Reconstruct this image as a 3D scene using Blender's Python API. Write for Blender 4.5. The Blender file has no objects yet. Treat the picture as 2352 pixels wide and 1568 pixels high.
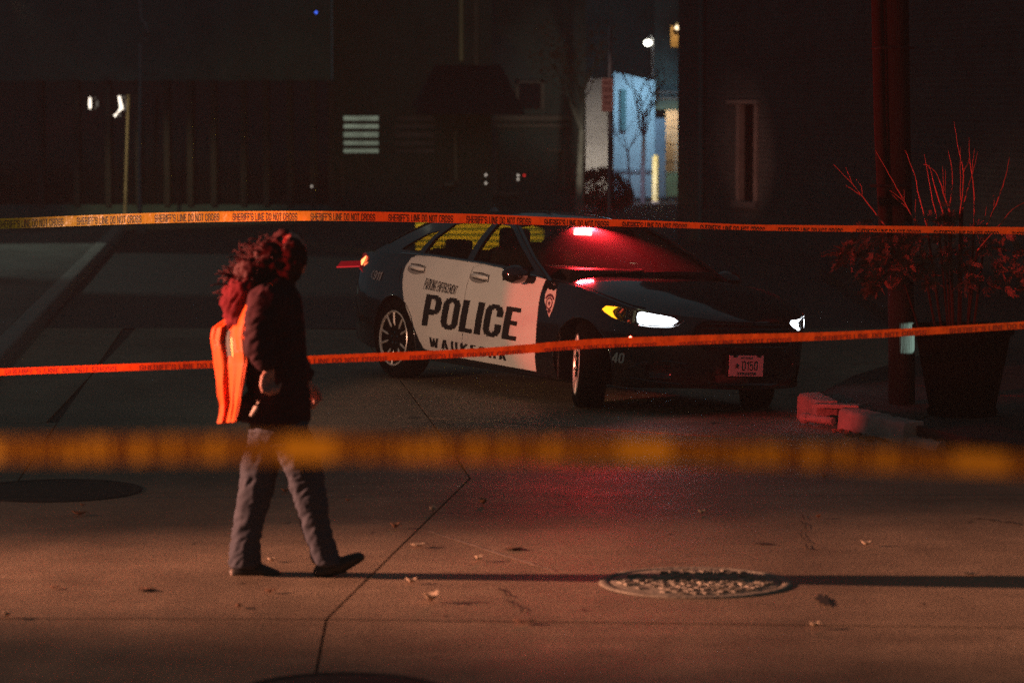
import bpy, bmesh, math, random
from mathutils import Vector, Matrix, noise

random.seed(7)
R = math.radians
scene = bpy.context.scene
COL = scene.collection

# ------------------------------------------------------------------ camera, world, exposure
CH = 2.335                      # lens height above the road
F = 6891.0                      # focal length in units of a 2352-wide frame
TH = math.atan((784 - 234) / F)
CT, ST = math.cos(TH), math.sin(TH)

cam = bpy.data.cameras.new("camera")
cam_ob = bpy.data.objects.new("camera", cam)
COL.objects.link(cam_ob)
cam_ob.location = (0, 0, CH)
cam_ob.rotation_euler = (R(90) - TH, 0, 0)
cam.sensor_width = 36.0
cam.lens = 36.0 * F / 2352.0
cam.clip_start = 0.1
cam.clip_end = 400
cam.dof.use_dof = True
cam.dof.focus_distance = 21.8
cam.dof.aperture_fstop = 2.4
cam.dof.aperture_blades = 9
scene.camera = cam_ob

world = bpy.data.worlds.new("World")
scene.world = world
world.use_nodes = True
bg = world.node_tree.nodes["Background"]
bg.inputs[0].default_value = (0.58, 1.0, 1.12, 1)      # night sky over a lit town
bg.inputs[1].default_value = 0.044

vs = scene.view_settings
vs.view_transform = 'Standard'
vs.look = 'None'
vs.exposure = 0
vs.gamma = 1
scene.cycles.use_denoising = False      # keeps the grain of a high-ISO night exposure
scene.cycles.max_bounces = 6
scene.cycles.volume_bounces = 0
scene.cycles.transparent_max_bounces = 16
scene.cycles.sample_clamp_indirect = 4.0
scene.cycles.caustics_reflective = False
scene.cycles.caustics_refractive = False


def lamp(name, kind, loc, target, color, power, size=30, blend=1.0, radius=0.08):
    l = bpy.data.lights.new(name, kind)
    l.color = color
    l.energy = power
    l.shadow_soft_size = radius
    if kind == 'SPOT':
        l.spot_size = R(size)
        l.spot_blend = blend
    o = bpy.data.objects.new(name, l)
    COL.objects.link(o)
    o.location = loc
    d = Vector(target) - Vector(loc)
    o.rotation_euler = d.to_track_quat('-Z', 'Y').to_euler()
    return o


# lamps of unseen vehicles outside the frame, split into spots aimed at single parts
lamp("scene_lamp_low", 'SPOT', (-15.0, 15.53, 3.3), (9.5, 13.82, 0.0), (1.0, 0.43, 0.265), 32000, 21, 1.0, 0.10)
lamp("scene_lamp_wide", 'SPOT', (-15.0, 15.53, 3.3), (2.0, 13.9, 0.0), (1.0, 0.45, 0.29), 3800, 42, 1.0, 0.10)
lamp("scene_lamp_tape", 'SPOT', (-9.0, 13.5, 3.2), (-3.4, 20.0, 1.55), (0.95, 1.0, 0.55), 330, 17, 1.0, 0.10)
lamp("scene_lamp_red", 'SPOT', (-17.0, 9.0, 1.25), (-8.17, 13.69, 3.52), (1.0, 0.045, 0.035), 26000, 32, 0.25, 0.10)
lamp("scene_lamp_door", 'SPOT', (-6.0, 12.0, 2.2), (-0.15, 24.2, 0.62), (1.0, 0.52, 0.34), 3300, 14, 0.6, 0.1)
lamp("scene_lamp_red_door", 'SPOT', (-6.5, 12.2, 2.1), (0.42, 23.3, 0.75), (1.0, 0.075, 0.05), 4600, 6.5, 0.5, 0.02)
lamp("scene_lamp_kerb", 'SPOT', (-6.8, 13.2, 1.7), (2.08, 21.95, 0.25), (1.0, 0.06, 0.055), 4600, 10, 0.6, 0.06)
lamp("scene_lamp_right", 'SPOT', (9.5, 20.0, 0.8), (2.83, 21.915, 0.61), (1.0, 0.97, 0.84), 30000, 1.9, 0.1, 0.01)
lamp("scene_lamp_ramp", 'SPOT', (8.0, 20.2, 1.2), (4.0, 20.5, 0.0), (1.0, 0.88, 0.5), 130, 4, 0.5, 0.03)
lamp("near_tape_spot", 'SPOT', (-3.4, 0.4, 2.2), (0.1, 4.0, 1.85), (1.0, 0.42, 0.11), 820, 62, 0.6, 0.15)  # spot added to light the near tape, tied to no vehicle

# ------------------------------------------------------------------ helpers


def ray(px, py):
    a = (px - 1176) / F
    b = (784 - py) / F
    return Vector((a, CT + ST * b, -ST + CT * b))


def at(px, py, Y):
    d = ray(px, py)
    return Vector((0, 0, CH)) + d * (Y / d.y)


def gp(px, py, z=0.0):
    d = ray(px, py)
    return Vector((0, 0, CH)) + d * ((z - CH) / d.z)


CAR_T = Vector((-0.25629, 25.81276, -2.37504 + CH))
CAR_M = (Matrix.Rotation(R(-57.8212), 3, 'Z') @ Matrix.Rotation(R(0.3238), 3, 'Y') @ Matrix.Rotation(R(-3.0), 3, 'X'))
FWD = Vector((math.cos(R(-57.82)), math.sin(R(-57.82)), 0))
LFT = Vector((-FWD.y, FWD.x, 0))


def sst(a, b, x):
    t = max(0.0, min(1.0, (x - a) / (b - a)))
    return t * t * (3 - 2 * t)


def gz(x, y):
    """road cross-fall beside the kerb: the road dips under the far side of the police car"""
    p = Vector((x, y, 0)) - Vector((CAR_T.x, CAR_T.y, 0))
    d = p.dot(LFT) + 0.8
    a = p.dot(FWD)
    s = sst(-6.0, -2.0, a) * (1 - sst(3.7, 4.9, a)) * (1 - sst(2.0, 6.0, d))
    return -0.0524 * max(0.0, min(2.1, d)) * s


def link(o, parent=None):
    COL.objects.link(o)
    if parent is not None:
        o.parent = parent
    return o


def O(name, bm, mat, parent=None, smooth=None, **props):
    me = bpy.data.meshes.new(name)
    bmesh.ops.recalc_face_normals(bm, faces=bm.faces[:])
    bm.to_mesh(me)
    bm.free()
    if isinstance(mat, (list, tuple)):
        for m in mat:
            me.materials.append(m)
    elif mat is not None:
        me.materials.append(mat)
    if smooth is not None:
        for p in me.polygons:
            p.use_smooth = True
        if smooth < 180:
            me.set_sharp_from_angle(angle=R(smooth))
    o = bpy.data.objects.new(name, me)
    link(o, parent)
    for k, v in props.items():
        o[k] = v
    return o


def E(name, label, cat, loc=(0, 0, 0), rot=None, group=None):
    o = bpy.data.objects.new(name, None)
    link(o)
    o.empty_display_size = 0.2
    o.location = loc
    if rot is not None:
        o.rotation_euler = rot
    o['label'] = label
    o['category'] = cat
    if group:
        o['group'] = group
    return o


def tag(o, label, cat, group=None):
    o['label'] = label
    o['category'] = cat
    if group:
        o['group'] = group
    return o


def B():
    return bmesh.new()


def box(bm, c, s, rotz=0.0, bev=0.0, M=None):
    g = bmesh.ops.create_cube(bm, size=1.0)
    vs_ = g['verts']
    mm = Matrix.Translation(Vector(c)) @ Matrix.Rotation(rotz, 4, 'Z') @ Matrix.Diagonal((s[0], s[1], s[2], 1))
    if M is not None:
        mm = M @ mm
    bmesh.ops.transform(bm, matrix=mm, verts=vs_)
    if bev:
        es = list({e for v in vs_ for e in v.link_edges})
        bmesh.ops.bevel(bm, geom=es, offset=bev, segments=2, affect='EDGES', profile=0.6)
    return vs_


def tube(bm, pts, radii, n=8, cap=True):
    pts = [Vector(p) for p in pts]
    if not isinstance(radii, (list, tuple)):
        radii = [radii] * len(pts)
    rings = []
    for i, p in enumerate(pts):
        if i == 0:
            t = pts[1] - p
        elif i == len(pts) - 1:
            t = p - pts[i - 1]
        else:
            t = pts[i + 1] - pts[i - 1]
        t.normalize()
        a = Vector((0, 0, 1)) if abs(t.z) < 0.9 else Vector((1, 0, 0))
        u = t.cross(a).normalized()
        w = t.cross(u)
        rings.append([bm.verts.new(p + (u * math.cos(k * 2 * math.pi / n) + w * math.sin(k * 2 * math.pi / n)) * radii[i]) for k in range(n)])
    for i in range(len(rings) - 1):
        for k in range(n):
            bm.faces.new((rings[i][k], rings[i][(k + 1) % n], rings[i + 1][(k + 1) % n], rings[i + 1][k]))
    if cap:
        bm.faces.new(rings[0][::-1])
        bm.faces.new(rings[-1])


def ball(bm, c, r, sub=2, M=None):
    g = bmesh.ops.create_icosphere(bm, subdivisions=sub, radius=1.0)
    if isinstance(r, (int, float)):
        r = (r, r, r)
    mm = Matrix.Translation(Vector(c)) @ Matrix.Diagonal((r[0], r[1], r[2], 1))
    if M is not None:
        mm = Matrix.Translation(Vector(c)) @ M.to_4x4() @ Matrix.Diagonal((r[0], r[1], r[2], 1))
    bmesh.ops.transform(bm, matrix=mm, verts=g['verts'])
    return g['verts']


def lathe(bm, prof, n=24, axis='Z', c=(0, 0, 0)):
    """prof: list of (r, h); revolved about axis"""
    c = Vector(c)
    rings = []
    for r, h in prof:
        ring = []
        for k in range(n):
            a = 2 * math.pi * k / n
            p = Vector((r * math.cos(a), r * math.sin(a), h)) if axis == 'Z' else Vector((r * math.cos(a), h, r * math.sin(a)))
            ring.append(bm.verts.new(p + c))
        rings.append(ring)
    for i in range(len(rings) - 1):
        for k in range(n):
            bm.faces.new((rings[i][k], rings[i][(k + 1) % n], rings[i + 1][(k + 1) % n], rings[i + 1][k]))
    bm.faces.new(rings[0][::-1])
    bm.faces.new(rings[-1])


def prism(bm, pts, h):
    """pts: 3D polygon; extruded by vector h"""
    lo = [bm.verts.new(Vector(p)) for p in pts]
    hi = [bm.verts.new(Vector(p) + Vector(h)) for p in pts]
    n = len(pts)
    bm.faces.new(lo[::-1])
    bm.faces.new(hi)
    for i in range(n):
        bm.faces.new((lo[i], lo[(i + 1) % n], hi[(i + 1) % n], hi[i]))


def slice_bm(bm, axis, vals):
    no = Vector((1, 0, 0)) if axis == 0 else (Vector((0, 1, 0)) if axis == 1 else Vector((0, 0, 1)))
    for v in vals:
        bmesh.ops.bisect_plane(bm, geom=bm.verts[:] + bm.edges[:] + bm.faces[:], plane_co=no * v, plane_no=no, dist=1e-5)


def frange(a, b, n):
    return [a + (b - a) * i / n for i in range(1, n)]


def poly2d(outline, holes=()):
    bm = B()
    if not holes:
        bm.faces.new([bm.verts.new((u, v, 0)) for u, v in outline])
        return bm
    es = []
    for loop in [outline] + list(holes):
        vv = [bm.verts.new((u, v, 0)) for u, v in loop]
        for i in range(len(vv)):
            es.append(bm.edges.new((vv[i], vv[(i + 1) % len(vv)])))
    bmesh.ops.triangle_fill(bm, edges=es, use_beauty=True)
    return bm


def mapped(bm, fn, cu=0.08, cv=0.06):
    """cut a flat (u, v) mesh along a grid and bend it onto a surface"""
    us = [v.co.x for v in bm.verts]
    ws = [v.co.y for v in bm.verts]
    a, b, c, d = min(us), max(us), min(ws), max(ws)
    slice_bm(bm, 0, frange(a, b, max(1, int((b - a) / cu))))
    slice_bm(bm, 1, frange(c, d, max(1, int((d - c) / cv))))
    for v in bm.verts:
        v.co = fn(v.co.x, v.co.y)
    return bm


def thicken(bm, off):
    """off: function(co) -> displacement, adds the back and the rim"""
    fs = bm.faces[:]
    r = bmesh.ops.extrude_face_region(bm, geom=fs)
    for g in r['geom']:
        if isinstance(g, bmesh.types.BMVert):
            g.co = g.co + off(g.co)
    return bm


# a heavy condensed block alphabet, scan-filled into rows of quads


def _rr(x, y, x0, x1, y0, y1, r, sq=''):
    """inside a rounded rectangle; sq: sides whose corners stay square"""
    if not (x0 <= x <= x1 and y0 <= y <= y1):
        return False
    cx_ = min(max(x, x0 + r), x1 - r)
    cy_ = min(max(y, y0 + r), y1 - r)
    dx, dy = x - cx_, y - cy_
    if 'l' in sq and dx < 0 or 'r' in sq and dx > 0 or 't' in sq and dy > 0 or 'b' in sq and dy < 0:
        return True
    return (dx / r) ** 2 + (dy / r) ** 2 <= 1.0


def _ring(x, y, W, y0, y1, T, Hh, sq=''):
    return _rr(x, y, 0, W, y0, y1, min(.24, (y1 - y0) * .48, W * .49), sq) and not _rr(x, y, T, W - T, y0 + Hh, y1 - Hh, min(.09, (y1 - y0 - 2 * Hh) * .45, (W - 2 * T) * .45), sq)


GW = {'M': .72, 'W': .74, 'I': .19, '1': .30, "'": .14, ' ': .20, 'A': .56, 'N': .54, 'K': .56, 'L': .40, 'E': .42, 'F': .41, 'T': .46, '(': .24, 'Y': .54}


def glyph(c, x, y, T):
    W = GW.get(c, .52)
    Hh = .155
    if c in 'O0':
        return _ring(x, y, W, 0, 1, T, Hh)
    if c == 'D':
        return _ring(x, y, W, 0, 1, T, Hh, 'l')
    if c == 'C':
        return _ring(x, y, W, 0, 1, T, Hh) and not (x > W * .5 and .40 < y < .62)
    if c == 'G':
        return (_ring(x, y, W, 0, 1, T, Hh) and not (x > W * .5 and .50 < y < .64)) or (x > W * .5 and x <= W and .38 < y < .50)
    if c == 'U':
        return _ring(x, y, W, 0, 1.4, T, Hh) and y <= 1
    if c == 'S':
        up = _ring(x, y, W, .42, 1, T, Hh) and not (x > W * .5 and .575 < y < .70)
        lo = _ring(x, y, W, 0, .58, T, Hh) and not (x < W * .5 and .30 < y < .425)
        return (up and y > .5) or (lo and y <= .5)
    if c == 'P':
        return (0 <= x <= T) or _ring(x, y, W, .38, 1, T, Hh, 'l')
    if c == 'R':
        return (0 <= x <= T) or _ring(x, y, W, .42, 1, T, Hh, 'l') or (y < .5 and abs(x - (W - T * .5 - (.5 - y) * -.04 + (-.03))) < T * .52)
    if c in 'I':
        return 0 <= x <= W
    if c == '1':
        return x > W - T * 1.05 or (y > .72 and x > .02 and y < .88)
    if c == 'L':
        return x <= T or y < Hh
    if c == 'E':
        return x <= T or y < Hh or y > 1 - Hh or (abs(y - .51) < .07 and x < W * .92)
    if c == 'F':
        return x <= T or y > 1 - Hh or (abs(y - .49) < .075 and x < W * .92)
    if c == 'H':
        return x <= T or x >= W - T or abs(y - .51) < .08
    if c == 'T':
        return y > 1 - Hh or abs(x - W / 2) < T * .52
    if c == 'N':
        return x <= T * .9 or x >= W - T * .9 or abs(x - (W - T * .8) * (1 - y) - T * .4) < T * .55
    if c == 'M':
        return x <= T * .9 or x >= W - T * .9 or abs(abs(x - W / 2) - (y - .18) * (W / 2 - T * .5) * 1.1) < T * .45 and y > .1
    if c == 'W':
        t = abs(x - W / 2)
        return abs(t - (W / 2 - T * .5 - (1 - y) * .10)) < T * .46 or (abs(t - (1 - y) * .16 + .03) < T * .42 and t >= 0) and y < .95
    if c == 'A':
        t = abs(x - W / 2)
        e = W / 2 - y * (W / 2 - T * .62)
        return (t < e and t > e - T * 1.02) or (t < e and .18 < y < .32)
    if c == 'K':
        return x <= T or abs(x - T * .7 - abs(y - .50) * .70 - .05) < T * .62
    if c == 'Y':
        t = abs(x - W / 2)
        return (y < .48 and t < T * .5) or (y >= .38 and abs(t - (y - .40) * (W / 2 - T * .5) / .60) < T * .5)
    if c == "'":
        return y > .66
    if c == '4':
        return (W - T * 1.5 < x < W - T * .4) or (.18 < y < .34) or (abs(x - (y - .25) * .52) < T * .55 and y > .2)
    if c == '5':
        return (y > 1 - Hh) or (x <= T and y > .5) or (_ring(x, y, W, 0, .64, T, Hh) and not (x < W * .5 and .26 < y < .44))
    if c == '9':
        return _ring(x, y, W, .36, 1, T, Hh) or (_ring(x, y, W, 0, 1, T, Hh) and (x > W * .5 or y < .3) and not (x < W * .5 and y > .27))
    if c == '(':
        return abs(math.hypot((x - .62) / 1.1, y - .5) - .50) < T * .48 and x < .24
    return 0 <= x <= W


_tcache = {}


def text2d(s, bold=0.17, space=.075, rows=22):
    """flat lettering, normalised to 0..1 in x and y"""
    key = (s, bold, space, rows)
    if key not in _tcache:
        x0 = 0.0
        vv, ff = [], []
        for ch in s:
            W = GW.get(ch, .52)
            if ch != ' ':
                nx = max(8, int(W * rows * 2.2))
                for j in range(rows):
                    y = (j + .5) / rows
                    run = None
                    for i in range(nx + 1):
                        on = i < nx and glyph(ch, W * (i + .5) / nx, y, bold)
                        if on and run is None:
                            run = i
                        if not on and run is not None:
                            k = len(vv)
                            xa, xb = x0 + W * run / nx, x0 + W * i / nx
                            vv += [(xa, j / rows), (xb, j / rows), (xb, (j + 1) / rows), (xa, (j + 1) / rows)]
                            ff.append((k, k + 1, k + 2, k + 3))
                            run = None
            x0 += W + space
        x0 -= space
        _tcache[key] = ([(a / x0, b) for a, b in vv], ff)
    return _tcache[key]


def letters(s, quad, **kw):
    """the same lettering as one flat mesh for each letter"""
    vv, ff = text2d(s, **kw)
    sp = kw.get('space', .075)
    tot = sum(GW.get(c, .52) + sp for c in s) - sp
    x0, out = 0.0, []
    a, b, c_, d = [Vector((q[0], q[1], 0)) for q in quad]
    for ch in s:
        x1 = x0 + GW.get(ch, .52)
        bm = bmesh.new()
        for f in ff:
            if x0 / tot - 1e-4 <= vv[f[0]][0] and vv[f[1]][0] <= x1 / tot + 1e-4:
                q = []
                for i in f:
                    x, y = vv[i]
                    q.append(bm.verts.new((a * (1 - x) + b * x) * (1 - y) + (d * (1 - x) + c_ * x) * y))
                bm.faces.new(q)
        out.append(bm)
        x0 = x1 + sp
    return out


def text_bm(s, quad=None, **kw):
    """quad: ((u0,v0) bottom left, bottom right, top right, top left) -> bilinear"""
    vv, ff = text2d(s, **kw)
    bm = B()
    out = []
    for x, y in vv:
        if quad:
            a, b, c, d = [Vector((q[0], q[1], 0)) for q in quad]
            p = (a * (1 - x) + b * x) * (1 - y) + (d * (1 - x) + c * x) * y
        else:
            p = Vector((x, y, 0))
        out.append(bm.verts.new(p))
    for f in ff:
        try:
            bm.faces.new([out[i] for i in f])
        except ValueError:
            pass
    return bm


# ------------------------------------------------------------------ materials
_m = {}


def mat(name, color, rough=0.6, metal=0.0, spec=0.5, var=0.0, scale=8.0, bump=0.0, bscale=60.0, emit=None, es=0.0, trans=0.0, coat=0.0, stretch=(1, 1, 1)):
    if name in _m:
        return _m[name]
    m = bpy.data.materials.new(name)
    m.use_nodes = True
    nt = m.node_tree
    b = nt.nodes["Principled BSDF"]
    b.inputs['Base Color'].default_value = (*color, 1)
    b.inputs['Roughness'].default_value = rough
    b.inputs['Metallic'].default_value = metal
    b.inputs['Specular IOR Level'].default_value = spec
    b.inputs['Transmission Weight'].default_value = trans
    b.inputs['Coat Weight'].default_value = coat
    b.inputs['Coat Roughness'].default_value = 0.044
    if emit:
        b.inputs['Emission Color'].default_value = (*emit, 1)
        b.inputs['Emission Strength'].default_value = es
        m.cycles.emission_sampling = 'NONE' if es < 1 else 'AUTO'
    if var or bump:
        tc = nt.nodes.new('ShaderNodeTexCoord')
        mp = nt.nodes.new('ShaderNodeMapping')
        mp.inputs['Scale'].default_value = stretch
        nt.links.new(tc.outputs['Object'], mp.inputs[0])
    if var:
        n = nt.nodes.new('ShaderNodeTexNoise')
        n.inputs['Scale'].default_value = scale
        n.inputs['Detail'].default_value = 6
        n.inputs['Roughness'].default_value = 0.65
        nt.links.new(mp.outputs[0], n.inputs[0])
        r = nt.nodes.new('ShaderNodeValToRGB')
        r.color_ramp.elements[0].position = 0.3
        r.color_ramp.elements[1].position = 0.72
        r.color_ramp.elements[0].color = (*[c * (1 - var) for c in color], 1)
        r.color_ramp.elements[1].color = (*[min(1, c * (1 + var)) for c in color], 1)
        nt.links.new(n.outputs[0], r.inputs[0])
        nt.links.new(r.outputs[0], b.inputs['Base Color'])
        mr = nt.nodes.new('ShaderNodeMapRange')
        mr.inputs[3].default_value = max(0.02, rough - 0.12)
        mr.inputs[4].default_value = min(1.0, rough + 0.12)
        nt.links.new(n.outputs[0], mr.inputs[0])
        nt.links.new(mr.outputs[0], b.inputs['Roughness'])
    if bump:
        n2 = nt.nodes.new('ShaderNodeTexNoise')
        n2.inputs['Scale'].default_value = bscale
        n2.inputs['Detail'].default_value = 4
        nt.links.new(mp.outputs[0], n2.inputs[0])
        bu = nt.nodes.new('ShaderNodeBump')
        bu.inputs['Strength'].default_value = bump
        bu.inputs['Distance'].default_value = 0.02
        nt.links.new(n2.outputs[0], bu.inputs['Height'])
        nt.links.new(bu.outputs[0], b.inputs['Normal'])
    _m[name] = m
    return m


def concrete_mat(name, base, rough=0.5):
    m = bpy.data.materials.new(name)
    m.use_nodes = True
    nt = m.node_tree
    N, L = nt.nodes, nt.links
    b = N["Principled BSDF"]
    g = N.new('ShaderNodeNewGeometry')

    def nz(scale, det, ro, stretch=None):
        n = N.new('ShaderNodeTexNoise')
        n.inputs['Scale'].default_value = scale
        n.inputs['Detail'].default_value = det
        n.inputs['Roughness'].default_value = ro
        if stretch:
            mp = N.new('ShaderNodeMapping')
            mp.inputs['Scale'].default_value = stretch
            L.new(g.outputs['Position'], mp.inputs[0])
            L.new(mp.outputs[0], n.inputs[0])
        else:
            L.new(g.outputs['Position'], n.inputs[0])
        return n.outputs[0]

    def ramp(src, p0, p1, c0, c1):
        r = N.new('ShaderNodeValToRGB')
        r.color_ramp.elements[0].position = p0
        r.color_ramp.elements[1].position = p1
        r.color_ramp.elements[0].color = (c0, c0, c0, 1)
        r.color_ramp.elements[1].color = (c1, c1, c1, 1)
        L.new(src, r.inputs[0])
        return r.outputs[0]

    def mul(a, c):
        x = N.new('ShaderNodeMix')
        x.data_type = 'RGBA'
        x.blend_type = 'MULTIPLY'
        x.inputs[0].default_value = 1
        L.new(a, x.inputs[6])
        L.new(c, x.inputs[7])
        return x.outputs[2]

    rgb = N.new('ShaderNodeRGB')
    rgb.outputs[0].default_value = (*base, 1)
    big = ramp(nz(0.55, 5, 0.6, (1.0, 0.45, 1)), 0.30, 0.70, 0.48, 1.22)       # worn wheel tracks and stains
    mid = ramp(nz(3.5, 6, 0.7), 0.25, 0.8, 0.75, 1.15)
    fine = ramp(nz(42, 6, 0.85), 0.32, 0.68, 0.5, 1.35)
    tar = ramp(nz(5.0, 3, 0.5, (1, 0.5, 1)), 0.27, 0.31, 0.35, 1.0)           # dark drips
    streak = ramp(nz(2.2, 5, 0.7, (0.5, 1.2, 1)), 0.35, 0.7, 0.85, 1.12)
    col = mul(mul(mul(mul(mul(rgb.outputs[0], big), mid), fine), tar), streak)
    L.new(col, b.inputs['Base Color'])
    rr = N.new('ShaderNodeMapRange')
    rr.inputs[3].default_value = rough - 0.16
    rr.inputs[4].default_value = rough + 0.2
    L.new(nz(1.3, 5, 0.7), rr.inputs[0])
    L.new(rr.outputs[0], b.inputs['Roughness'])
    b.inputs['Specular IOR Level'].default_value = 0.3
    bu = N.new('ShaderNodeBump')
    bu.inputs['Strength'].default_value = 0.7
    bu.inputs['Distance'].default_value = 0.008
    L.new(nz(45, 6, 0.75), bu.inputs['Height'])
    L.new(bu.outputs[0], b.inputs['Normal'])
    return m


def brick_mat(name, c1, c2, mortar, scale=4.6, swap=True):
    m = bpy.data.materials.new(name)
    m.use_nodes = True
    nt = m.node_tree
    N, L = nt.nodes, nt.links
    b = N["Principled BSDF"]
    tc = N.new('ShaderNodeTexCoord')
    mp = N.new('ShaderNodeMapping')
    if swap:
        mp.inputs['Rotation'].default_value = (R(90), 0, 0)
    L.new(tc.outputs['Object'], mp.inputs[0])
    br = N.new('ShaderNodeTexBrick')
    br.inputs['Color1'].default_value = (*c1, 1)
    br.inputs['Color2'].default_value = (*c2, 1)
    br.inputs['Mortar'].default_value = (*mortar, 1)
    br.inputs['Scale'].default_value = scale
    br.inputs['Mortar Size'].default_value = 0.02
    br.inputs['Brick Width'].default_value = 1.0
    br.inputs['Row Height'].default_value = 0.36
    L.new(mp.outputs[0], br.inputs[0])
    n = N.new('ShaderNodeTexNoise')
    n.inputs['Scale'].default_value = 1.5
    n.inputs['Detail'].default_value = 6
    L.new(tc.outputs['Object'], n.inputs[0])
    mx = N.new('ShaderNodeMix')
    mx.data_type = 'RGBA'
    mx.blend_type = 'MULTIPLY'
    mx.inputs[0].default_value = 0.7
    L.new(br.outputs[0], mx.inputs[6])
    L.new(n.outputs[0], mx.inputs[7])
    L.new(mx.outputs[2], b.inputs['Base Color'])
    b.inputs['Roughness'].default_value = 0.85
    bu = N.new('ShaderNodeBump')
    bu.inputs['Strength'].default_value = 0.8
    bu.inputs['Distance'].default_value = 0.01
    bu.invert = True
    L.new(br.outputs['Fac'], bu.inputs['Height'])
    L.new(bu.outputs[0], b.inputs['Normal'])
    return m


def glow(name, color, strength):
    return mat(name, (0.02, 0.02, 0.02), 0.4, emit=color, es=strength)


def tape_mat(name, color):
    m = bpy.data.materials.new(name)
    m.use_nodes = True
    nt = m.node_tree
    N, L = nt.nodes, nt.links
    N.remove(N["Principled BSDF"])
    out = N["Material Output"]
    d = N.new('ShaderNodeBsdfPrincipled')
    d.inputs['Base Color'].default_value = (*color, 1)
    d.inputs['Roughness'].default_value = 0.32
    tr = N.new('ShaderNodeBsdfTranslucent')
    tr.inputs[0].default_value = (*color, 1)
    mx = N.new('ShaderNodeMixShader')
    mx.inputs[0].default_value = 0.3
    L.new(d.outputs[0], mx.inputs[1])
    L.new(tr.outputs[0], mx.inputs[2])
    L.new(mx.outputs[0], out.inputs[0])
    tc = N.new('ShaderNodeTexCoord')
    n = N.new('ShaderNodeTexNoise')
    n.inputs['Scale'].default_value = 9
    n.inputs['Detail'].default_value = 3
    L.new(tc.outputs['Object'], n.inputs[0])
    bu = N.new('ShaderNodeBump')
    bu.inputs['Strength'].default_value = 0.5
    bu.inputs['Distance'].default_value = 0.03
    L.new(n.outputs[0], bu.inputs['Height'])
    L.new(bu.outputs[0], d.inputs['Normal'])
    return m


def glass_mat(name, tint, dust, refl=0.06):
    """thin car glass: tinted see-through, a little mirror, a film of dust that lights up"""
    m = bpy.data.materials.new(name)
    m.use_nodes = True
    nt = m.node_tree
    N, L = nt.nodes, nt.links
    N.remove(N["Principled BSDF"])
    out = N["Material Output"]
    t = N.new('ShaderNodeBsdfTransparent')
    t.inputs[0].default_value = (*tint, 1)
    g = N.new('ShaderNodeBsdfGlossy')
    g.inputs['Roughness'].default_value = 0.03
    d = N.new('ShaderNodeBsdfTranslucent')
    d.inputs[0].default_value = (0.8, 0.8, 0.8, 1)
    fr = N.new('ShaderNodeLayerWeight')
    fr.inputs[0].default_value = refl
    a = N.new('ShaderNodeMixShader')
    L.new(fr.outputs['Fresnel'], a.inputs[0])
    L.new(t.outputs[0], a.inputs[1])
    L.new(g.outputs[0], a.inputs[2])
    c = N.new('ShaderNodeMixShader')
    c.inputs[0].default_value = dust
    L.new(a.outputs[0], c.inputs[1])
    L.new(d.outputs[0], c.inputs[2])
    L.new(c.outputs[0], out.inputs[0])
    return m


M_CONC = concrete_mat("road_concrete", (0.35, 0.25, 0.17), 0.52)
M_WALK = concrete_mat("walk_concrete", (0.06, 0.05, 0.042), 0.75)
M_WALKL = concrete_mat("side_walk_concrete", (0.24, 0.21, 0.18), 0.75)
M_ASPH = mat("asphalt", (0.045, 0.045, 0.042), 0.75, var=0.35, scale=3, bump=0.4, bscale=80)
M_SEAL = mat("joint_filler", (0.02, 0.018, 0.016), 0.8, var=0.3, scale=20)
M_KERB = mat("kerb_concrete", (0.34, 0.28, 0.24), 0.8, var=0.3, scale=7, bump=0.5, bscale=50)
M_PAINT = mat("black_car_paint", (0.006, 0.006, 0.007), 0.14, coat=1.0, spec=0.5)
M_WHITE = mat("white_door_paint", (0.72, 0.70, 0.66), 0.3, coat=0.6, var=0.05, scale=3)
M_DECAL = mat("black_vinyl", (0.012, 0.012, 0.012), 0.5)
M_REFL = mat("white_vinyl", (0.62, 0.55, 0.52), 0.5, var=0.08, scale=30)
M_RUBBER = mat("tyre_rubber", (0.005, 0.005, 0.005), 0.9, spec=0.06, var=0.3, scale=20)
M_ALLOY = mat("alloy", (0.72, 0.68, 0.62), 0.38, metal=0.55, var=0.12, scale=30)
M_CHROME = mat("chrome", (0.6, 0.6, 0.6), 0.12, metal=1.0)
M_PLAST = mat("black_plastic", (0.008, 0.008, 0.008), 0.45, spec=0.2, var=0.2, scale=25)
M_CLOTHK = mat("seat_cloth", (0.02, 0.02, 0.02), 0.9, var=0.3, scale=20)
M_GLASS = glass_mat("side_glass", (0.62, 0.56, 0.42), 0.01, 0.12)
M_REARGL = glass_mat("rear_glass", (0.9, 0.85, 0.7), 0.005, 0.02)
M_SCREEN = glass_mat("windscreen_glass", (0.70, 0.70, 0.70), 0.08, 0.12)
M_TAPE = tape_mat("tape_yellow", (0.62, 0.40, 0.02))
M_TAPER = tape_mat("tape_red_tinted", (0.66, 0.32, 0.02))  # yellow tape; the red light's tint is put into its colour
M_INK = mat("tape_ink", (0.008, 0.008, 0.008), 0.5)
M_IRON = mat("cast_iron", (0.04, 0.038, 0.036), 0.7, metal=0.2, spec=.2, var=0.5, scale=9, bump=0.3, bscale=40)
M_STEEL = mat("galvanised", (0.34, 0.34, 0.35), 0.45, metal=0.7, var=0.25, scale=8)

# ------------------------------------------------------------------ ground
bm = B()
bmesh.ops.create_grid(bm, x_segments=2, y_segments=2, size=1)
for v in bm.verts:
    v.co = Vector((v.co.x * 42, 46 + v.co.y * 50, -0.26))
O("ground", bm, M_ASPH, kind="structure")

road = bpy.data.objects.new("road", None)
link(road)
road['kind'] = "structure"


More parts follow.
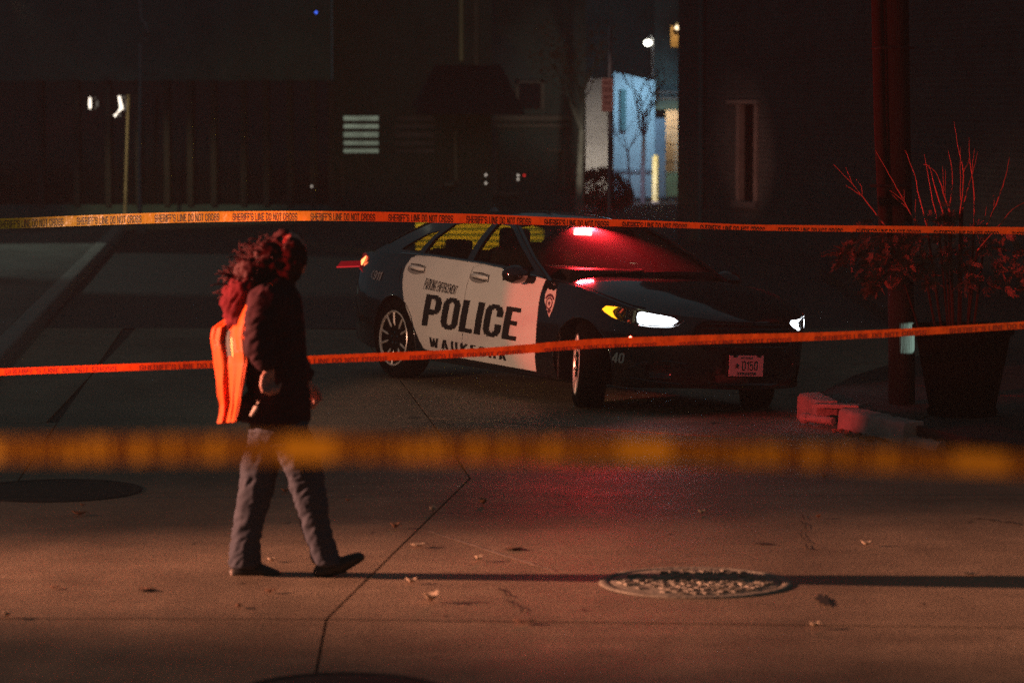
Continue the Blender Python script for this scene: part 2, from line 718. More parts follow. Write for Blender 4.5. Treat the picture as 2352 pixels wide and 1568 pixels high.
def in_poly(bm, poly, inset):
    """clip a flat mesh to a convex polygon (counter-clockwise)"""
    n = len(poly)
    for i in range(n):
        a = Vector((*poly[i][:2], 0))
        b = Vector((*poly[(i + 1) % n][:2], 0))
        t = (b - a).normalized()
        nrm = Vector((t.y, -t.x, 0))
        bmesh.ops.bisect_plane(bm, geom=bm.verts[:] + bm.edges[:] + bm.faces[:], plane_co=a - nrm * inset, plane_no=nrm,
                               clear_outer=True, dist=1e-5)


def slab(poly, m, parent, name="concrete_slab", inset=0.006, cell=0.5, thick=0.07, z0=0.0, hf=gz, wob=0.002):
    area = sum(poly[i][0] * poly[(i + 1) % len(poly)][1] - poly[(i + 1) % len(poly)][0] * poly[i][1] for i in range(len(poly)))
    if area < 0:
        poly = poly[::-1]
    xs = [p[0] for p in poly]
    ys = [p[1] for p in poly]
    bm = B()
    nx = max(1, int((max(xs) - min(xs)) / cell))
    ny = max(1, int((max(ys) - min(ys)) / cell))
    nx, ny = min(nx, 70), min(ny, 90)
    gv = [[bm.verts.new((min(xs) - .02 + (max(xs) - min(xs) + .04) * i / nx, min(ys) - .02 + (max(ys) - min(ys) + .04) * j / ny, 0)) for i in range(nx + 1)] for j in range(ny + 1)]
    for j in range(ny):
        for i in range(nx):
            bm.faces.new((gv[j][i], gv[j][i + 1], gv[j + 1][i + 1], gv[j + 1][i]))
    in_poly(bm, poly, inset)
    fs = bm.faces[:]
    dz = random.uniform(-wob, wob)
    for v in bm.verts:
        v.co.z = z0 + dz + (hf(v.co.x, v.co.y) if hf else 0)
    es = [e for e in bm.edges if e.is_boundary]
    r = bmesh.ops.extrude_edge_only(bm, edges=es)
    for g in r['geom']:
        if isinstance(g, bmesh.types.BMVert):
            g.co.z -= thick
    return O(name, bm, m, parent, smooth=40)


def G(px, py):
    p = gp(px, py)
    return (p.x, p.y)


# joint corners on the road, measured along the saw cuts
A0, A1, A2 = G(-1500, 1418), G(750, 1421), G(4200, 1464)
J3 = G(790, 1660)
K = G(1080, 1098)
K2 = G(985, 960)
K3 = (-1.56, 31.0)
D1, D2 = G(132, 970), G(204, 867)
LN = G(-1500, 1800)
RN = G(4200, 1800)
NEAR = 6.0
slab([(LN[0], NEAR), (J3[0], NEAR), A1, A0], M_CONC, road)
slab([(J3[0], NEAR), (RN[0], NEAR), A2, A1], M_CONC, road)
Dn = G(10, 1150)
slab([A0, A1, K, Dn], M_CONC, road)
slab([A0, Dn, D1, (-14.0, 20.5)], M_CONC, road)
slab([Dn, K, K2, D2, D1], M_CONC, road)
slab([D1, D2, (-3.9, 31.0), (-14, 31.0), (-14.0, 20.5)], M_CONC, road)
slab([K2, K3, (-3.9, 31.0), D2], M_CONC, road)
Q2 = G(2120, 1032)
Q1 = (K2[0] + (Q2[0] - K2[0]) * .48, K2[1] + (Q2[1] - K2[1]) * .48)
Q3 = (14.0, 17.0)
slab([A1, A2, (14.0, 14.0), Q3, Q2, K], M_CONC, road)
slab([K, Q2, Q1, K2], M_CONC, road)
slab([K2, Q1, Q2, (4.8, 23.0), (4.8, 31.0), K3], M_CONC, road, cell=0.3)
# joint filler lies below the slabs and shows in the saw cuts
bm = B()
for x0, x1, y0, y1 in [(-14, 14, 5.5, 19.0), (-14, -2.2, 19.0, 31.0)]:
    vv = [bm.verts.new((x, y, -0.016)) for x, y in ((x0, y0), (x1, y0), (x1, y1), (x0, y1))]
    bm.faces.new(vv)
O("joint_filler", bm, M_SEAL, road)
# a pale scrape across the panel
bm = B()
pa, pb_ = gp(985, 1222), gp(1268, 1312)
prev = None
for i in range(25):
    t = i / 24
    q = pa.lerp(pb_, t) + Vector((0, noise.noise(Vector((t * 9, 2, 1))) * .03, .0065))
    w_ = .035 * (1 - abs(t - .6)) * (.7 + .5 * noise.noise(Vector((t * 14, 0, 0))))
    a, b = bm.verts.new(q + Vector((0, -w_, 0))), bm.verts.new(q + Vector((0, w_, 0)))
    if prev:
        bm.faces.new((prev[0], a, b, prev[1]))
    prev = (a, b)
O("scrape_mark", bm, mat("scrape_chalk", (.46, .35, .27), .8, var=.35, scale=12), road)
# drips of tar and hairline cracks
M_TAR = mat("tar", (.018, .015, .012), .7)


def blot(px, py, L, w_, seed):
    c = gp(px, py)
    r2 = random.Random(seed)
    bm = B()
    f = []
    for i in range(18):
        a = 2 * math.pi * i / 18
        k = 1 + r2.uniform(-.35, .35)
        f.append(bm.verts.new((c.x + L * k * math.cos(a), c.y + w_ * k * math.sin(a), gz(c.x, c.y) + .0062)))
    bm.faces.new(f)
    O("tar_spot", bm, M_TAR, road)


for i, (px, py, L, w_) in enumerate([(1890, 1380, .03, .15), (1183, 1262, .05, .04), (1752, 1250, .06, .025), (340, 1357, .05, .03)]):
    blot(px, py, L, w_, 40 + i)


def crack(pts, seed):
    r2 = random.Random(seed)
    bm = B()
    prev = None
    P_ = [gp(*p) for p in pts]
    for i in range(len(P_) - 1):
        for k in range(8):
            q = P_[i].lerp(P_[i + 1], k / 8) + Vector((r2.uniform(-.02, .02), r2.uniform(-.03, .03), gz(P_[i].x, P_[i].y) + .0058))
            h = r2.uniform(.002, .006)
            a, b = bm.verts.new(q + Vector((-h, -h * 2, 0))), bm.verts.new(q + Vector((h, h * 2, 0)))
            if prev:
                bm.faces.new((prev[0], a, b, prev[1]))
            prev = (a, b)
    O("crack", bm, M_TAR, road)


crack([(1850, 1185), (1842, 1225), (1868, 1272)], 1)
crack([(1150, 1350), (1175, 1385), (1210, 1412)], 2)
crack([(2352, 1205), (2230, 1190), (2130, 1222)], 4)
# asphalt beyond the concrete panels
bm = B()
vv = [bm.verts.new(p) for p in ((-30, 31, -0.005), (30, 31, -0.005), (30, 94, -0.005), (-30, 94, -0.005))]
bm.faces.new(vv)
O("asphalt_surface", bm, M_ASPH, road)

# pavement on the near right behind the kerb inlet
walk = bpy.data.objects.new("pavement", None)
link(walk)
walk['kind'] = "structure"
WZ = 0.125
kA0, kA1, kB0, kB1, kB2 = G(1830, 948), G(1874, 968), G(1922, 985), G(2072, 1020), G(2230, 1052)


def ramp_h(x, y):
    """kerb ramp: the pavement falls to road level towards the crossing on the right"""
    return -0.12 * sst(3.05, 3.75, x) * (1 - sst(19.2, 21.2, y))


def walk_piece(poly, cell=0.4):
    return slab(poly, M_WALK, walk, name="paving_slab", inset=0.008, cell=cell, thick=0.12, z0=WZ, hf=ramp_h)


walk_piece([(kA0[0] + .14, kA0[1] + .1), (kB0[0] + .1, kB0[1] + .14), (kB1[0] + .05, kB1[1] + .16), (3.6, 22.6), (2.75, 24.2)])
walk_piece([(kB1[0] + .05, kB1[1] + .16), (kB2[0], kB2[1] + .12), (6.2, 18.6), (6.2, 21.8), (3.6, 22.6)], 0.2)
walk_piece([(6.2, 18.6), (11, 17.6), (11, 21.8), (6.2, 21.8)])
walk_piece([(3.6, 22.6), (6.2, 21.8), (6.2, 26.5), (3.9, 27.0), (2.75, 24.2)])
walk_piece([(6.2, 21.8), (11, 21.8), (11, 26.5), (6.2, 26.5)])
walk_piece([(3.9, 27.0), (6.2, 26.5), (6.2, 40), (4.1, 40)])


def kerb_piece(a, b, h=0.14, w=0.16, inward=None, name="kerb_stone", m=M_KERB, rough=0.008):
    a = Vector((*a, 0))
    b = Vector((*b, 0))
    t = (b - a).normalized()
    n = Vector((-t.y, t.x, 0))
    if inward is not None and n.dot(Vector((*inward, 0)) - a) < 0:
        n = -n
    L = (b - a).length
    bm = B()
    nseg = max(2, int(L / 0.035))
    prof = [(0.0, -0.1), (0.008, h - 0.03), (0.02, h - 0.008), (0.04, h), (w, h + 0.004), (w, -0.1)]
    rings = []
    for i in range(nseg + 1):
        s = L * i / nseg
        ring = []
        for o_, z_ in prof:
            p = a + t * s + n * o_
            k = noise.noise(Vector((p.x * 14, p.y * 14, z_ * 14 + 3))) * rough
            ring.append(bm.verts.new(p + n * k + Vector((0, 0, z_ + k))))
        rings.append(ring)
    for i in range(nseg):
        for k in range(len(prof)):
            bm.faces.new((rings[i][k], rings[i][(k + 1) % len(prof)], rings[i + 1][(k + 1) % len(prof)], rings[i + 1][k]))
    bm.faces.new(rings[0])
    bm.faces.new(rings[-1][::-1])
    return bm, n


kerb = E("kerb", "broken concrete kerb with drain inlet beside the police car's front bumper", "kerb", (kB0[0], kB0[1], 0))
INW = (3.6, 23.0)


def kpart(name, a, b, **kw):
    bm, n = kerb_piece(a, b, inward=INW, **kw)
    for v in bm.verts:
        v.co -= kerb.location
    return O(name, bm, kw.get('m', M_KERB), kerb, smooth=50)


kpart("kerb_stone", kA0, (kA1[0], kA1[1]), h=0.15)
kpart("kerb_stone", kB0, kB1, h=0.145, rough=0.009)
kpart("kerb_stone", (kB1[0] + .02, kB1[1]), ((kB1[0] + kB2[0]) / 2, (kB1[1] + kB2[1]) / 2), h=0.055, rough=0.02)
# inlet: dark throat, lintel and ribbed bar
bm = B()
c = (Vector((*kA1, 0)) + Vector((*kB0, 0))) / 2
box(bm, c + Vector((0.10, 0.16, 0.125)) - kerb.location, (0.34, 0.12, 0.03), rotz=-0.35, bev=0.006)
O("inlet_lintel", bm, M_KERB, kerb)
p0 = gp(1850, 975) - kerb.location
p1 = gp(1914, 984) - kerb.location
bm = B()
tube(bm, [p0 + Vector((0, 0, .05)), p1 + Vector((0, 0, .055))], 0.026, 12)
O("inlet_bar", bm, M_KERB, kerb, smooth=40)
bm = B()
for i in range(9):
    t = (i + 0.6) / 9.5
    q = p0.lerp(p1, t) + Vector((0, -0.02, .053))
    for s in (1, -1):
        box(bm, (0, 0, 0), (0.010, 0.016, 0.036), M=Matrix.Translation(q + Vector((0, 0, s * 0.014))) @ Matrix.Rotation(s * 0.7, 4, 'Y'))
O("inlet_ribs", bm, M_KERB, kerb, kind="stuff")
bm = B()
ball(bm, p0 + Vector((0.0, 0.0, 0.05)), (0.05, 0.045, 0.042), 3)
for v in bm.verts:
    v.co += Vector((1, 1, 1)) * noise.noise(v.co * 30) * 0.004
O("inlet_end_block", bm, M_KERB, kerb, smooth=180)

# warning plate with domes on the ramp
pl = E("tactile_plate", "yellow lit tactile warning plate with raised domes on the kerb ramp", "tactile plate")
pc = [G(2236, 1017), G(2600, 1013), G(2640, 1042), G(2300, 1042)]
cen = Vector((sum(p[0] for p in pc) / 4, sum(p[1] for p in pc) / 4, 0.0))
pl.location = cen
bm = B()
prism(bm, [Vector((p[0], p[1], 0.02)) - cen for p in pc], (0, 0, 0.012))
M_PLATE = mat("tactile_yellow", (0.42, 0.36, 0.2), 0.7, var=0.35, scale=14)
O("plate", bm, M_PLATE, pl)
bm = B()
for i in range(24):
    for j in range(10):
        u, w_ = (i + .5) / 24, (j + .5) / 10
        a = Vector((*pc[0], 0)).lerp(Vector((*pc[1], 0)), u)
        b = Vector((*pc[3], 0)).lerp(Vector((*pc[2], 0)), u)
        q = a.lerp(b, w_) - cen
        lathe(bm, [(0.016, 0.031), (0.0135, 0.037), (0.008, 0.041), (0.002, 0.042)], 8, c=(q.x, q.y, 0))
O("domes", bm, M_PLATE, pl, smooth=60, kind="stuff")

# left pavement with its kerb running up the side street
lwalk = bpy.data.objects.new("side_pavement", None)
link(lwalk)
lwalk['kind'] = "structure"


def kx(y):
    return -4.42 - (y - 26.0) * 0.09


ys = [24.0, 26.6, 29.4, 32.4, 35.6, 39.0, 43.0, 48.0, 54.0]
for i in range(len(ys) - 1):
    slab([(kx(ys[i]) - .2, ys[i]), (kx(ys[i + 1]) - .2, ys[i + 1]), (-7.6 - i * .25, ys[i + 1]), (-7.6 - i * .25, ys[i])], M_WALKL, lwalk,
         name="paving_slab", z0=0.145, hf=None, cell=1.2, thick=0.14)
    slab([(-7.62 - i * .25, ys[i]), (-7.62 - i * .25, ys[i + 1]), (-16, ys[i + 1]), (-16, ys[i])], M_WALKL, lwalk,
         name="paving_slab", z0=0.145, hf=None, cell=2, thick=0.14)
    bm, n_ = kerb_piece((kx(ys[i]), ys[i] + .02), (kx(ys[i + 1]), ys[i + 1] - .02), h=0.15, w=0.19, inward=(-8, ys[i]))
    O("kerb_stone", bm, M_KERB, lwalk, smooth=50)

# ------------------------------------------------------------------ manholes


def manhole(px, py, rad, label, m=None, lug=True):
    c = gp(px, py)
    t = E("manhole_cover", label, "manhole cover", (c.x, c.y, 0.0), group="manhole covers in the road")
    m = m or M_IRON
    bm = B()
    lathe(bm, [(rad * .90, -0.02), (rad * .90, 0.004), (rad * .92, 0.0085), (rad * .985, 0.0085), (rad, 0.004), (rad, -0.02)], 64)
    O("frame", bm, m, t, smooth=40)
    bm = B()
    lathe(bm, [(rad * .885, -0.02), (rad * .885, 0.0045), (rad * .87, 0.006)], 64)
    O("lid", bm, m, t, smooth=40)
    if lug:
        bm = B()
        rr = random.Random(5)
        k = 0
        for i in range(-7, 8):
            for j in range(-7, 8):
                x, y = (i + .5 * (j % 2)) * rad * .118, j * rad * .11
                if math.hypot(x, y) > rad * .80 or abs(x - .1) < .05 and abs(y) < .02:
                    continue
                if rr.random() < .22:
                    continue
                h = 0.009 + rr.uniform(-.003, .003)
                box(bm, (x, y, h), (rad * .08, rad * .07, 0.012), rotz=rr.uniform(0, 3), bev=0.004)
                k += 1
        O("lid_lugs", bm, m, t, kind="stuff")
    return t


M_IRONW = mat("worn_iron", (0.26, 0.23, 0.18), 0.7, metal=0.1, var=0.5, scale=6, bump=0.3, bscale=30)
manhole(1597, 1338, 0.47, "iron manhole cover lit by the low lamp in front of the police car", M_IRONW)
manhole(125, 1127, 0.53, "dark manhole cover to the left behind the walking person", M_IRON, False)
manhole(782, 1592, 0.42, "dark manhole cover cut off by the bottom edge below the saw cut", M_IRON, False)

# ------------------------------------------------------------------ police car (x forward from the rear axle, y to its left, z up)


def ip(t, x):
    if x <= t[0][0]:
        return t[0][1]
    for i in range(len(t) - 1):
        if x <= t[i + 1][0]:
            k = (x - t[i][0]) / (t[i + 1][0] - t[i][0])
            return t[i][1] + (t[i + 1][1] - t[i][1]) * k
    return t[-1][1]


PLAN = [(-1.08, 0.02), (-1.06, .40), (-1.02, .62), (-.95, .74), (-.80, .83), (-.5, .89), (-.1, .915), (.6, .925), (2.2, .925), (2.8, .92), (3.06, .895),
        (3.35, .825), (3.55, .70), (3.68, .53), (3.78, .30), (3.84, 0.02)]
SEC = [(.1, -.08), (.2, -.045), (.35, -.012), (.6, 0), (.75, -.002), (.85, -.012), (.95, -.03), (1.05, -.06), (1.12, -.09)]
ZS = [(-1.08, .93), (-1.0, .99), (-.8, 1.03), (-.4, 1.045), (.2, 1.05), (.6, 1.05), (1.33, 1.03), (1.67, 1.01), (2.3, .962), (2.6, .94), (2.85, .92), (3.1, .87), (3.35, .815),
      (3.55, .785), (3.7, .765), (3.84, .73)]
ZC = [(-1.08, .95), (-1.0, 1.01), (-.8, 1.055), (-.6, 1.065), (-.45, 1.03), (-.3, .97), (2.2, .93), (2.33, .99), (2.45, 1.01), (2.6, 1.005), (2.85, .99), (3.2, .945), (3.5, .875),
      (3.7, .80), (3.84, .74)]
ZB = [(-1.08, .34), (-.9, .26), (-.5, .20), (.4, .175), (2.3, .175), (3.2, .19), (3.6, .22), (3.84, .27)]


def hw(x, z):
    return max(0.004, ip(PLAN, x) + ip(SEC, z))


def side(x, z, off=0.004):
    return Vector((x, -(hw(x, z) + off), z))


car = E("police_car", "black and white police car parked with its headlights and red visor lamp lit", "police car", CAR_T)
car.rotation_euler = CAR_M.to_euler()

xs = sorted(set([p[0] for p in PLAN] + [-1.045, -.98, -.88, -.7, -.6, -.3, .1, .35, .9, 1.2, 1.5, 1.8, 2.05, 2.3, 2.42, 2.55, 2.7, 2.93, 3.0, 3.12, 3.2, 3.27, 3.42, 3.48, 3.6, 3.64, 3.72, 3.75, 3.81, 3.828]))
bm = B()
rings = []
for x in xs:
    zb, zs, zc = ip(ZB, x), ip(ZS, x), ip(ZC, x)
    half = [(0, zb), (hw(x, zb) * .82, zb)]
    for k in (0.03, .1, .22, .36, .5, .64, .78, .9, 1.0):
        z = zb + (zs - zb) * k
        half.append((hw(x, z), z))
    wt = hw(x, zs)
    for j in range(1, 6):
        f = j / 5
        half.append((wt * (1 - f), zs + (zc - zs) * math.sin(min(1, f * 1.6) * math.pi / 2)))
    ring = [bm.verts.new((x, -y, z)) for y, z in half]
    ring += [bm.verts.new((x, y, z)) for y, z in half[-2:0:-1]]
    rings.append(ring)
nr = len(rings[0])
for i in range(len(rings) - 1):
    for k in range(nr):
        bm.faces.new((rings[i][k], rings[i][(k + 1) % nr], rings[i + 1][(k + 1) % nr], rings[i + 1][k]))
bm.faces.new(rings[0])
bm.faces.new(rings[-1][::-1])
body = O("body", bm, M_PAINT, None)
cut = B()
for ax in (0.0, 2.85):
    for s in (-1, 1):
        lathe(cut, [(.360, .60), (.360, 1.2)] if s > 0 else [(.360, -1.2), (.360, -.60)], 40, 'Y', (ax, 0, .335))
# lower grille and fog lamp recesses in the bumper
for s in (-1, 1):
    box(cut, (3.56, s * .66, .335), (.20, .26, .12), rotz=s * -0.75, bev=0.03)
box(cut, (3.83, 0, .30), (.14, .70, .09), bev=0.02)
cut_ob = O("arch_cut", cut, None)
md = body.modifiers.new("b", 'BOOLEAN')
md.object = cut_ob
md.operation = 'DIFFERENCE'
md.solver = 'EXACT'
bpy.context.view_layer.update()
me = bpy.data.meshes.new_from_object(body.evaluated_get(bpy.context.evaluated_depsgraph_get()))
body.modifiers.clear()
body.data = me
bpy.data.objects.remove(cut_ob)
me.materials.clear()
me.materials.append(M_PAINT)
for p in me.polygons:
    p.use_smooth = True
me.set_sharp_from_angle(angle=R(32))
body.parent = car

# wheel arch lips
for ax in (0.0, 2.85):
    for s in (-1, 1):
        bm = B()
        pts = [(ax + .366 * math.cos(a), s * (hw(ax + .366 * math.cos(a), .335 + .366 * math.sin(a)) - .002), .335 + .366 * math.sin(a)) for a in [R(-12 + 204 * i / 24) for i in range(25)]]
        tube(bm, pts, 0.010, 6)
        O("arch_lip", bm, M_PAINT, car, smooth=60)


def on_side(outline, mt, name, off=0.004, th=0.0, parent=car, holes=(), cu=.09, cv=.05, s=-1, **kw):
    bm = poly2d(outline, holes)
    mapped(bm, lambda u, v: Vector((u, s * (hw(u, v) + off), v)), cu, cv)
    if th:
        thicken(bm, lambda c: Vector((0, -s * th, 0)))
    return O(name, bm, mt, parent, smooth=40, **kw)


split = [(1.352, 1.03), (1.205, 1.0), (1.172, .85), (1.157, .725), (1.141, .37), (1.139, .25)]
rear_door = on_side([(.26, 1.05), (.18, 1.022), (.13, .955), (.116, .90), (.130, .80), (.176, .664), (.25, .57), (.338, .473), (.43, .37), (.499, .290), (.53, .278), (.678, .269)]
                    + [(x - .004, z) for x, z in split[::-1]] + [(1.0, 1.045), (.6, 1.052)], M_WHITE, "rear_door", .004, .003)
front_door = on_side([(x + .004, z) for x, z in split] + [(1.6, .243), (2.226, .233), (2.240, .40), (2.254, .553), (2.265, .70), (2.274, .828), (2.290, .90), (2.312, .962), (2.0, .985), (1.667, 1.011)],
                     M_WHITE, "front_door", .004, .003)
# the doors on the far side, black painted outlines
for name, ol in (("rear_door", [(.26, 1.04), (.14, .9), (.34, .47), (.5, .28), (1.13, .25), (1.15, 1.03)]), ("front_door", [(1.16, 1.03), (1.14, .25), (2.22, .233), (2.28, .95)])):
    on_side(ol, M_WHITE, name, .004, .003, s=1)
# belt moulding and lower crease
for s in (-1, 1):
    bm = B()
    tube(bm, [(x, s * (hw(x, ip(ZS, x)) + .004), ip(ZS, x) + .006) for x in [0.0 + 2.28 * i / 20 for i in range(21)]], .007, 6)
    O("belt_moulding", bm, M_CHROME, car, smooth=60)
for x0, z0, dr in ((.235, .942, rear_door), (1.255, .925, front_door)):
    bm = B()
    # cup's shade painted as a flat grey patch, and the grab bar over it
    for i in range(1):
        pts = [(x0 - .03 + .29 * math.cos(a) * .5 + .11, z0 - .005 + .045 * math.sin(a)) for a in [2 * math.pi * k / 20 for k in range(20)]]
    on_side(pts, mat("handle_cup_shade", (.25, .24, .23), .35), "handle_cup", .006, 0, dr)
    tube(bm, [side(x0 + .0, z0 + .012, .006), side(x0 + .03, z0 + .012, .032), side(x0 + .12, z0 + .008, .038), side(x0 + .19, z0 + .002, .032), side(x0 + .225, z0 - .002, .006)],
         [.012, .017, .018, .018, .013], 8)
    O("handle", bm, M_WHITE, dr, smooth=60)
    bm = B()
    tube(bm, [side(x0 - .02, z0 + .035, .009), side(x0 + .1, z0 + .034, .012), side(x0 + .23, z0 + .022, .010), side(x0 + .236, z0 - .03, .010), side(x0 + .12, z0 - .022, .012), side(x0 + .0, z0 - .012, .009)], .004, 5)
    O("handle_gap", bm, M_DECAL, dr, smooth=60)


def side_text(s, quad, mt, name, off=.0072, parent=car, **kw):
    bm = text_bm(s, quad, **kw)
    mapped(bm, lambda u, v: side(u, v, off), .12, .06)
    return O(name, bm, mt, parent)


for bm in letters("POLICE", [(.488, .478), (1.962, .452), (2.035, .716), (.560, .742)], bold=.19, space=.055):
    O("police_letter", mapped(bm, lambda u, v: side(u, v, .0072), .12, .06), M_DECAL, car)
side_text("PARKING ENFORCEMENT", [(.490, .778), (1.018, .762), (1.046, .834), (.520, .874)], M_DECAL, "department_lettering", bold=.13, space=.12)
for bm in letters("WAUKESHA", [(.612, .308), (1.805, .284), (1.812, .362), (.619, .388)], bold=.19, space=.22):
    O("city_letter", mapped(bm, lambda u, v: side(u, v, .0072), .12, .06), M_DECAL, car)
side_text("911", [(-.428, .809), (-.285, .805), (-.245, .880), (-.392, .889)], M_REFL, "emergency_number_lettering", bold=.15)
side_text("(", [(-.478, .812), (-.447, .812), (-.405, .897), (-.440, .900)], M_REFL, "handset_mark", bold=.14)
side_text("40", [(3.218, .384), (3.335, .386), (3.350, .462), (3.233, .462)], M_REFL, "unit_number_lettering", bold=.17, parent=body)

# shield on the fender
cx, cz = 2.412, .79
sh = [(-.045, .105), (-.012, .094), (.012, .098), (.040, .088), (.075, .106), (.082, .06), (.078, .0), (.060, -.055), (.020, -.118), (-.022, -.055), (-.062, 0), (-.066, .06)]
badge = on_side([(cx + a, cz + b) for a, b in sh], M_REFL, "shield_emblem", .004, .002)
M_BDG = mat("emblem_print", (.11, .05, .06), .5)
ring_o = [(.048 * math.cos(a), .048 * math.sin(a) - .01) for a in [2 * math.pi * i / 20 for i in range(20)]]
ring_i = [(.036 * math.cos(a), .036 * math.sin(a) - .01) for a in [2 * math.pi * i / 20 for i in range(20)]]
on_side([(cx + .008 + a, cz + b) for a, b in ring_o], M_BDG, "emblem_ring", .0065, 0, badge, holes=[[(cx + .008 + a, cz + b) for a, b in ring_i]])
arc = [(.068 * math.cos(R(a)), .06 * math.sin(R(a)) + .005) for a in range(20, 161, 14)]
arc2 = [(.052 * math.cos(R(a)), .038 * math.sin(R(a)) + .005) for a in range(160, 19, -14)]
on_side([(cx + .008 + a, cz + b) for a, b in arc + arc2], M_BDG, "emblem_band", .0065, 0, badge)
on_side([(cx - .014, cz - .07), (cx + .02, cz - .09), (cx + .045, cz - .062), (cx + .02, cz - .052)], M_BDG, "emblem_foot", .0065, 0, badge)
st = [((.024 if i % 2 == 0 else .010) * math.sin(i * math.pi / 5), (.024 if i % 2 == 0 else .010) * math.cos(i * math.pi / 5)) for i in range(10)]
on_side([(cx + .008 + a, cz - .01 + b) for a, b in st], M_BDG, "emblem_star", .0065, 0, badge)

# ---- greenhouse
YG = [(.95, .90), (1.03, .872), (1.12, .835), (1.22, .775), (1.32, .70), (1.38, .635), (1.42, .57)]


def gside(x, z, s=-1, off=0.0):
    y = ip(YG, z)
    if x > 1.6:
        y -= (x - 1.6) * 0.02
    if x < .3:
        y -= (.3 - x) * .10
    return Vector((x, s * (y + off), z))


outline = [(2.34, .955), (2.0, 1.12), (1.75, 1.245), (1.52, 1.345), (1.40, 1.385), (1.1, 1.405), (.7, 1.405), (.35, 1.375), (.10, 1.315), (-.15, 1.225), (-.40, 1.125), (-.62, 1.045), (-.3, 1.03), (.2, 1.03), (.8, 1.03), (1.4, 1.015), (2.0, .97)]
w_front = [(1.165, 1.055), (1.6, 1.04), (2.05, 1.005), (2.10, 1.02), (1.93, 1.115), (1.7, 1.225), (1.5, 1.32), (1.4, 1.345), (1.20, 1.36)]
w_rear = [(.36, 1.075), (.7, 1.07), (1.07, 1.058), (1.115, 1.36), (.80, 1.36), (.56, 1.325), (.42, 1.20)]
w_qtr = [(-.10, 1.085), (.27, 1.077), (.37, 1.215), (.42, 1.27), (.25, 1.235), (.05, 1.155)]
for s in (-1, 1):
    bm = poly2d(outline, [w_front, w_rear, w_qtr])
    mapped(bm, lambda u, v: gside(u, v, s, .0), .2, .06)
    thicken(bm, lambda c: Vector((0, -s * .035, 0)))
    O("pillar_frame", bm, M_PAINT, car, smooth=35)
    for wd, nm in ((w_front, "front_side_window"), (w_rear, "rear_side_window"), (w_qtr, "quarter_window")):
        bm = poly2d(wd)
        mapped(bm, lambda u, v: gside(u, v, s, -.014), .2, .06)
        O(nm, bm, M_GLASS, car, smooth=60)


def sheet(fn, nu, nv):
    bm = B()
    g = [[bm.verts.new(fn(i / nu, j / nv)) for j in range(nv + 1)] for i in range(nu + 1)]
    for i in range(nu):
        for j in range(nv):
            bm.faces.new((g[i][j], g[i + 1][j], g[i + 1][j + 1], g[i][j + 1]))
    return bm


def roof_fn(u, v):
    x = .02 + 1.46 * u
    y = (v * 2 - 1)
    zr = ip([(.02, 1.29), (.10, 1.317), (.35, 1.377), (.7, 1.407), (1.1, 1.407), (1.40, 1.387), (1.48, 1.36)], x)
    zc_ = ip([(.02, 1.385), (.35, 1.44), (.8, 1.475), (1.1, 1.474), (1.40, 1.44), (1.48, 1.42)], x)
    yr = ip(YG, zr) - (max(0, .3 - x) * .10) + .002
    f = abs(y)
    return Vector((x, y * yr, zc_ - (zc_ - zr) * f ** 2.6))


bm = sheet(roof_fn, 16, 16)
thicken(bm, lambda c: Vector((0, 0, -.03)))
O("roof", bm, M_PAINT, car, smooth=50)


def ws_fn(u, v):
    y = (u * 2 - 1)
    zt, zb_ = 1.415 - .06 * y * y, .995 - .045 * abs(y) ** 2
    xt, xb = 1.475 - .05 * y * y, 2.44 - .13 * abs(y) ** 2.2
    yb, yt = .845, .618
    f = v
    bow = .035 * math.sin(f * math.pi)
    return Vector((xb + (xt - xb) * f + bow * .6, y * (yb + (yt - yb) * f ** 1.3), zb_ + (zt - zb_) * f + bow))


O("windscreen", sheet(ws_fn, 14, 8), M_SCREEN, car, smooth=180)


def rw_fn(u, v):
    y = (u * 2 - 1)
    xt, xb = .04 + .04 * y * y, -.60 + .12 * y * y
    return Vector((xb + (xt - xb) * v, y * (.70 + (.575 - .70) * v), 1.085 + (1.385 - .06 * y * y - 1.085) * v + .02 * math.sin(v * math.pi)))


O("rear_window", sheet(rw_fn, 10, 6), M_REARGL, car, smooth=180)
# drip line along the screen edge catches the light
for s in (-1, 1):
    bm = B()
    tube(bm, [gside(x, z, s, .004) for x, z in [(2.28, .985), (2.0, 1.12), (1.75, 1.245), (1.52, 1.345), (1.40, 1.385), (1.1, 1.405), (.7, 1.405), (.35, 1.375), (.10, 1.315), (-.15, 1.225), (-.40, 1.125)]], .006, 6)
    O("roof_moulding", bm, M_PLAST, car, smooth=60)
# wipers
for y0, y1 in ((-.62, -.02), (.05, .62)):
    bm = B()
    tube(bm, [ws_fn((y0 / .845 + 1) / 2, .03) + Vector((.02, 0, .012)), ws_fn((y1 / .845 + 1) / 2, .075) + Vector((.015, 0, .014))], .008, 6)
    O("wiper", bm, M_PLAST, car)

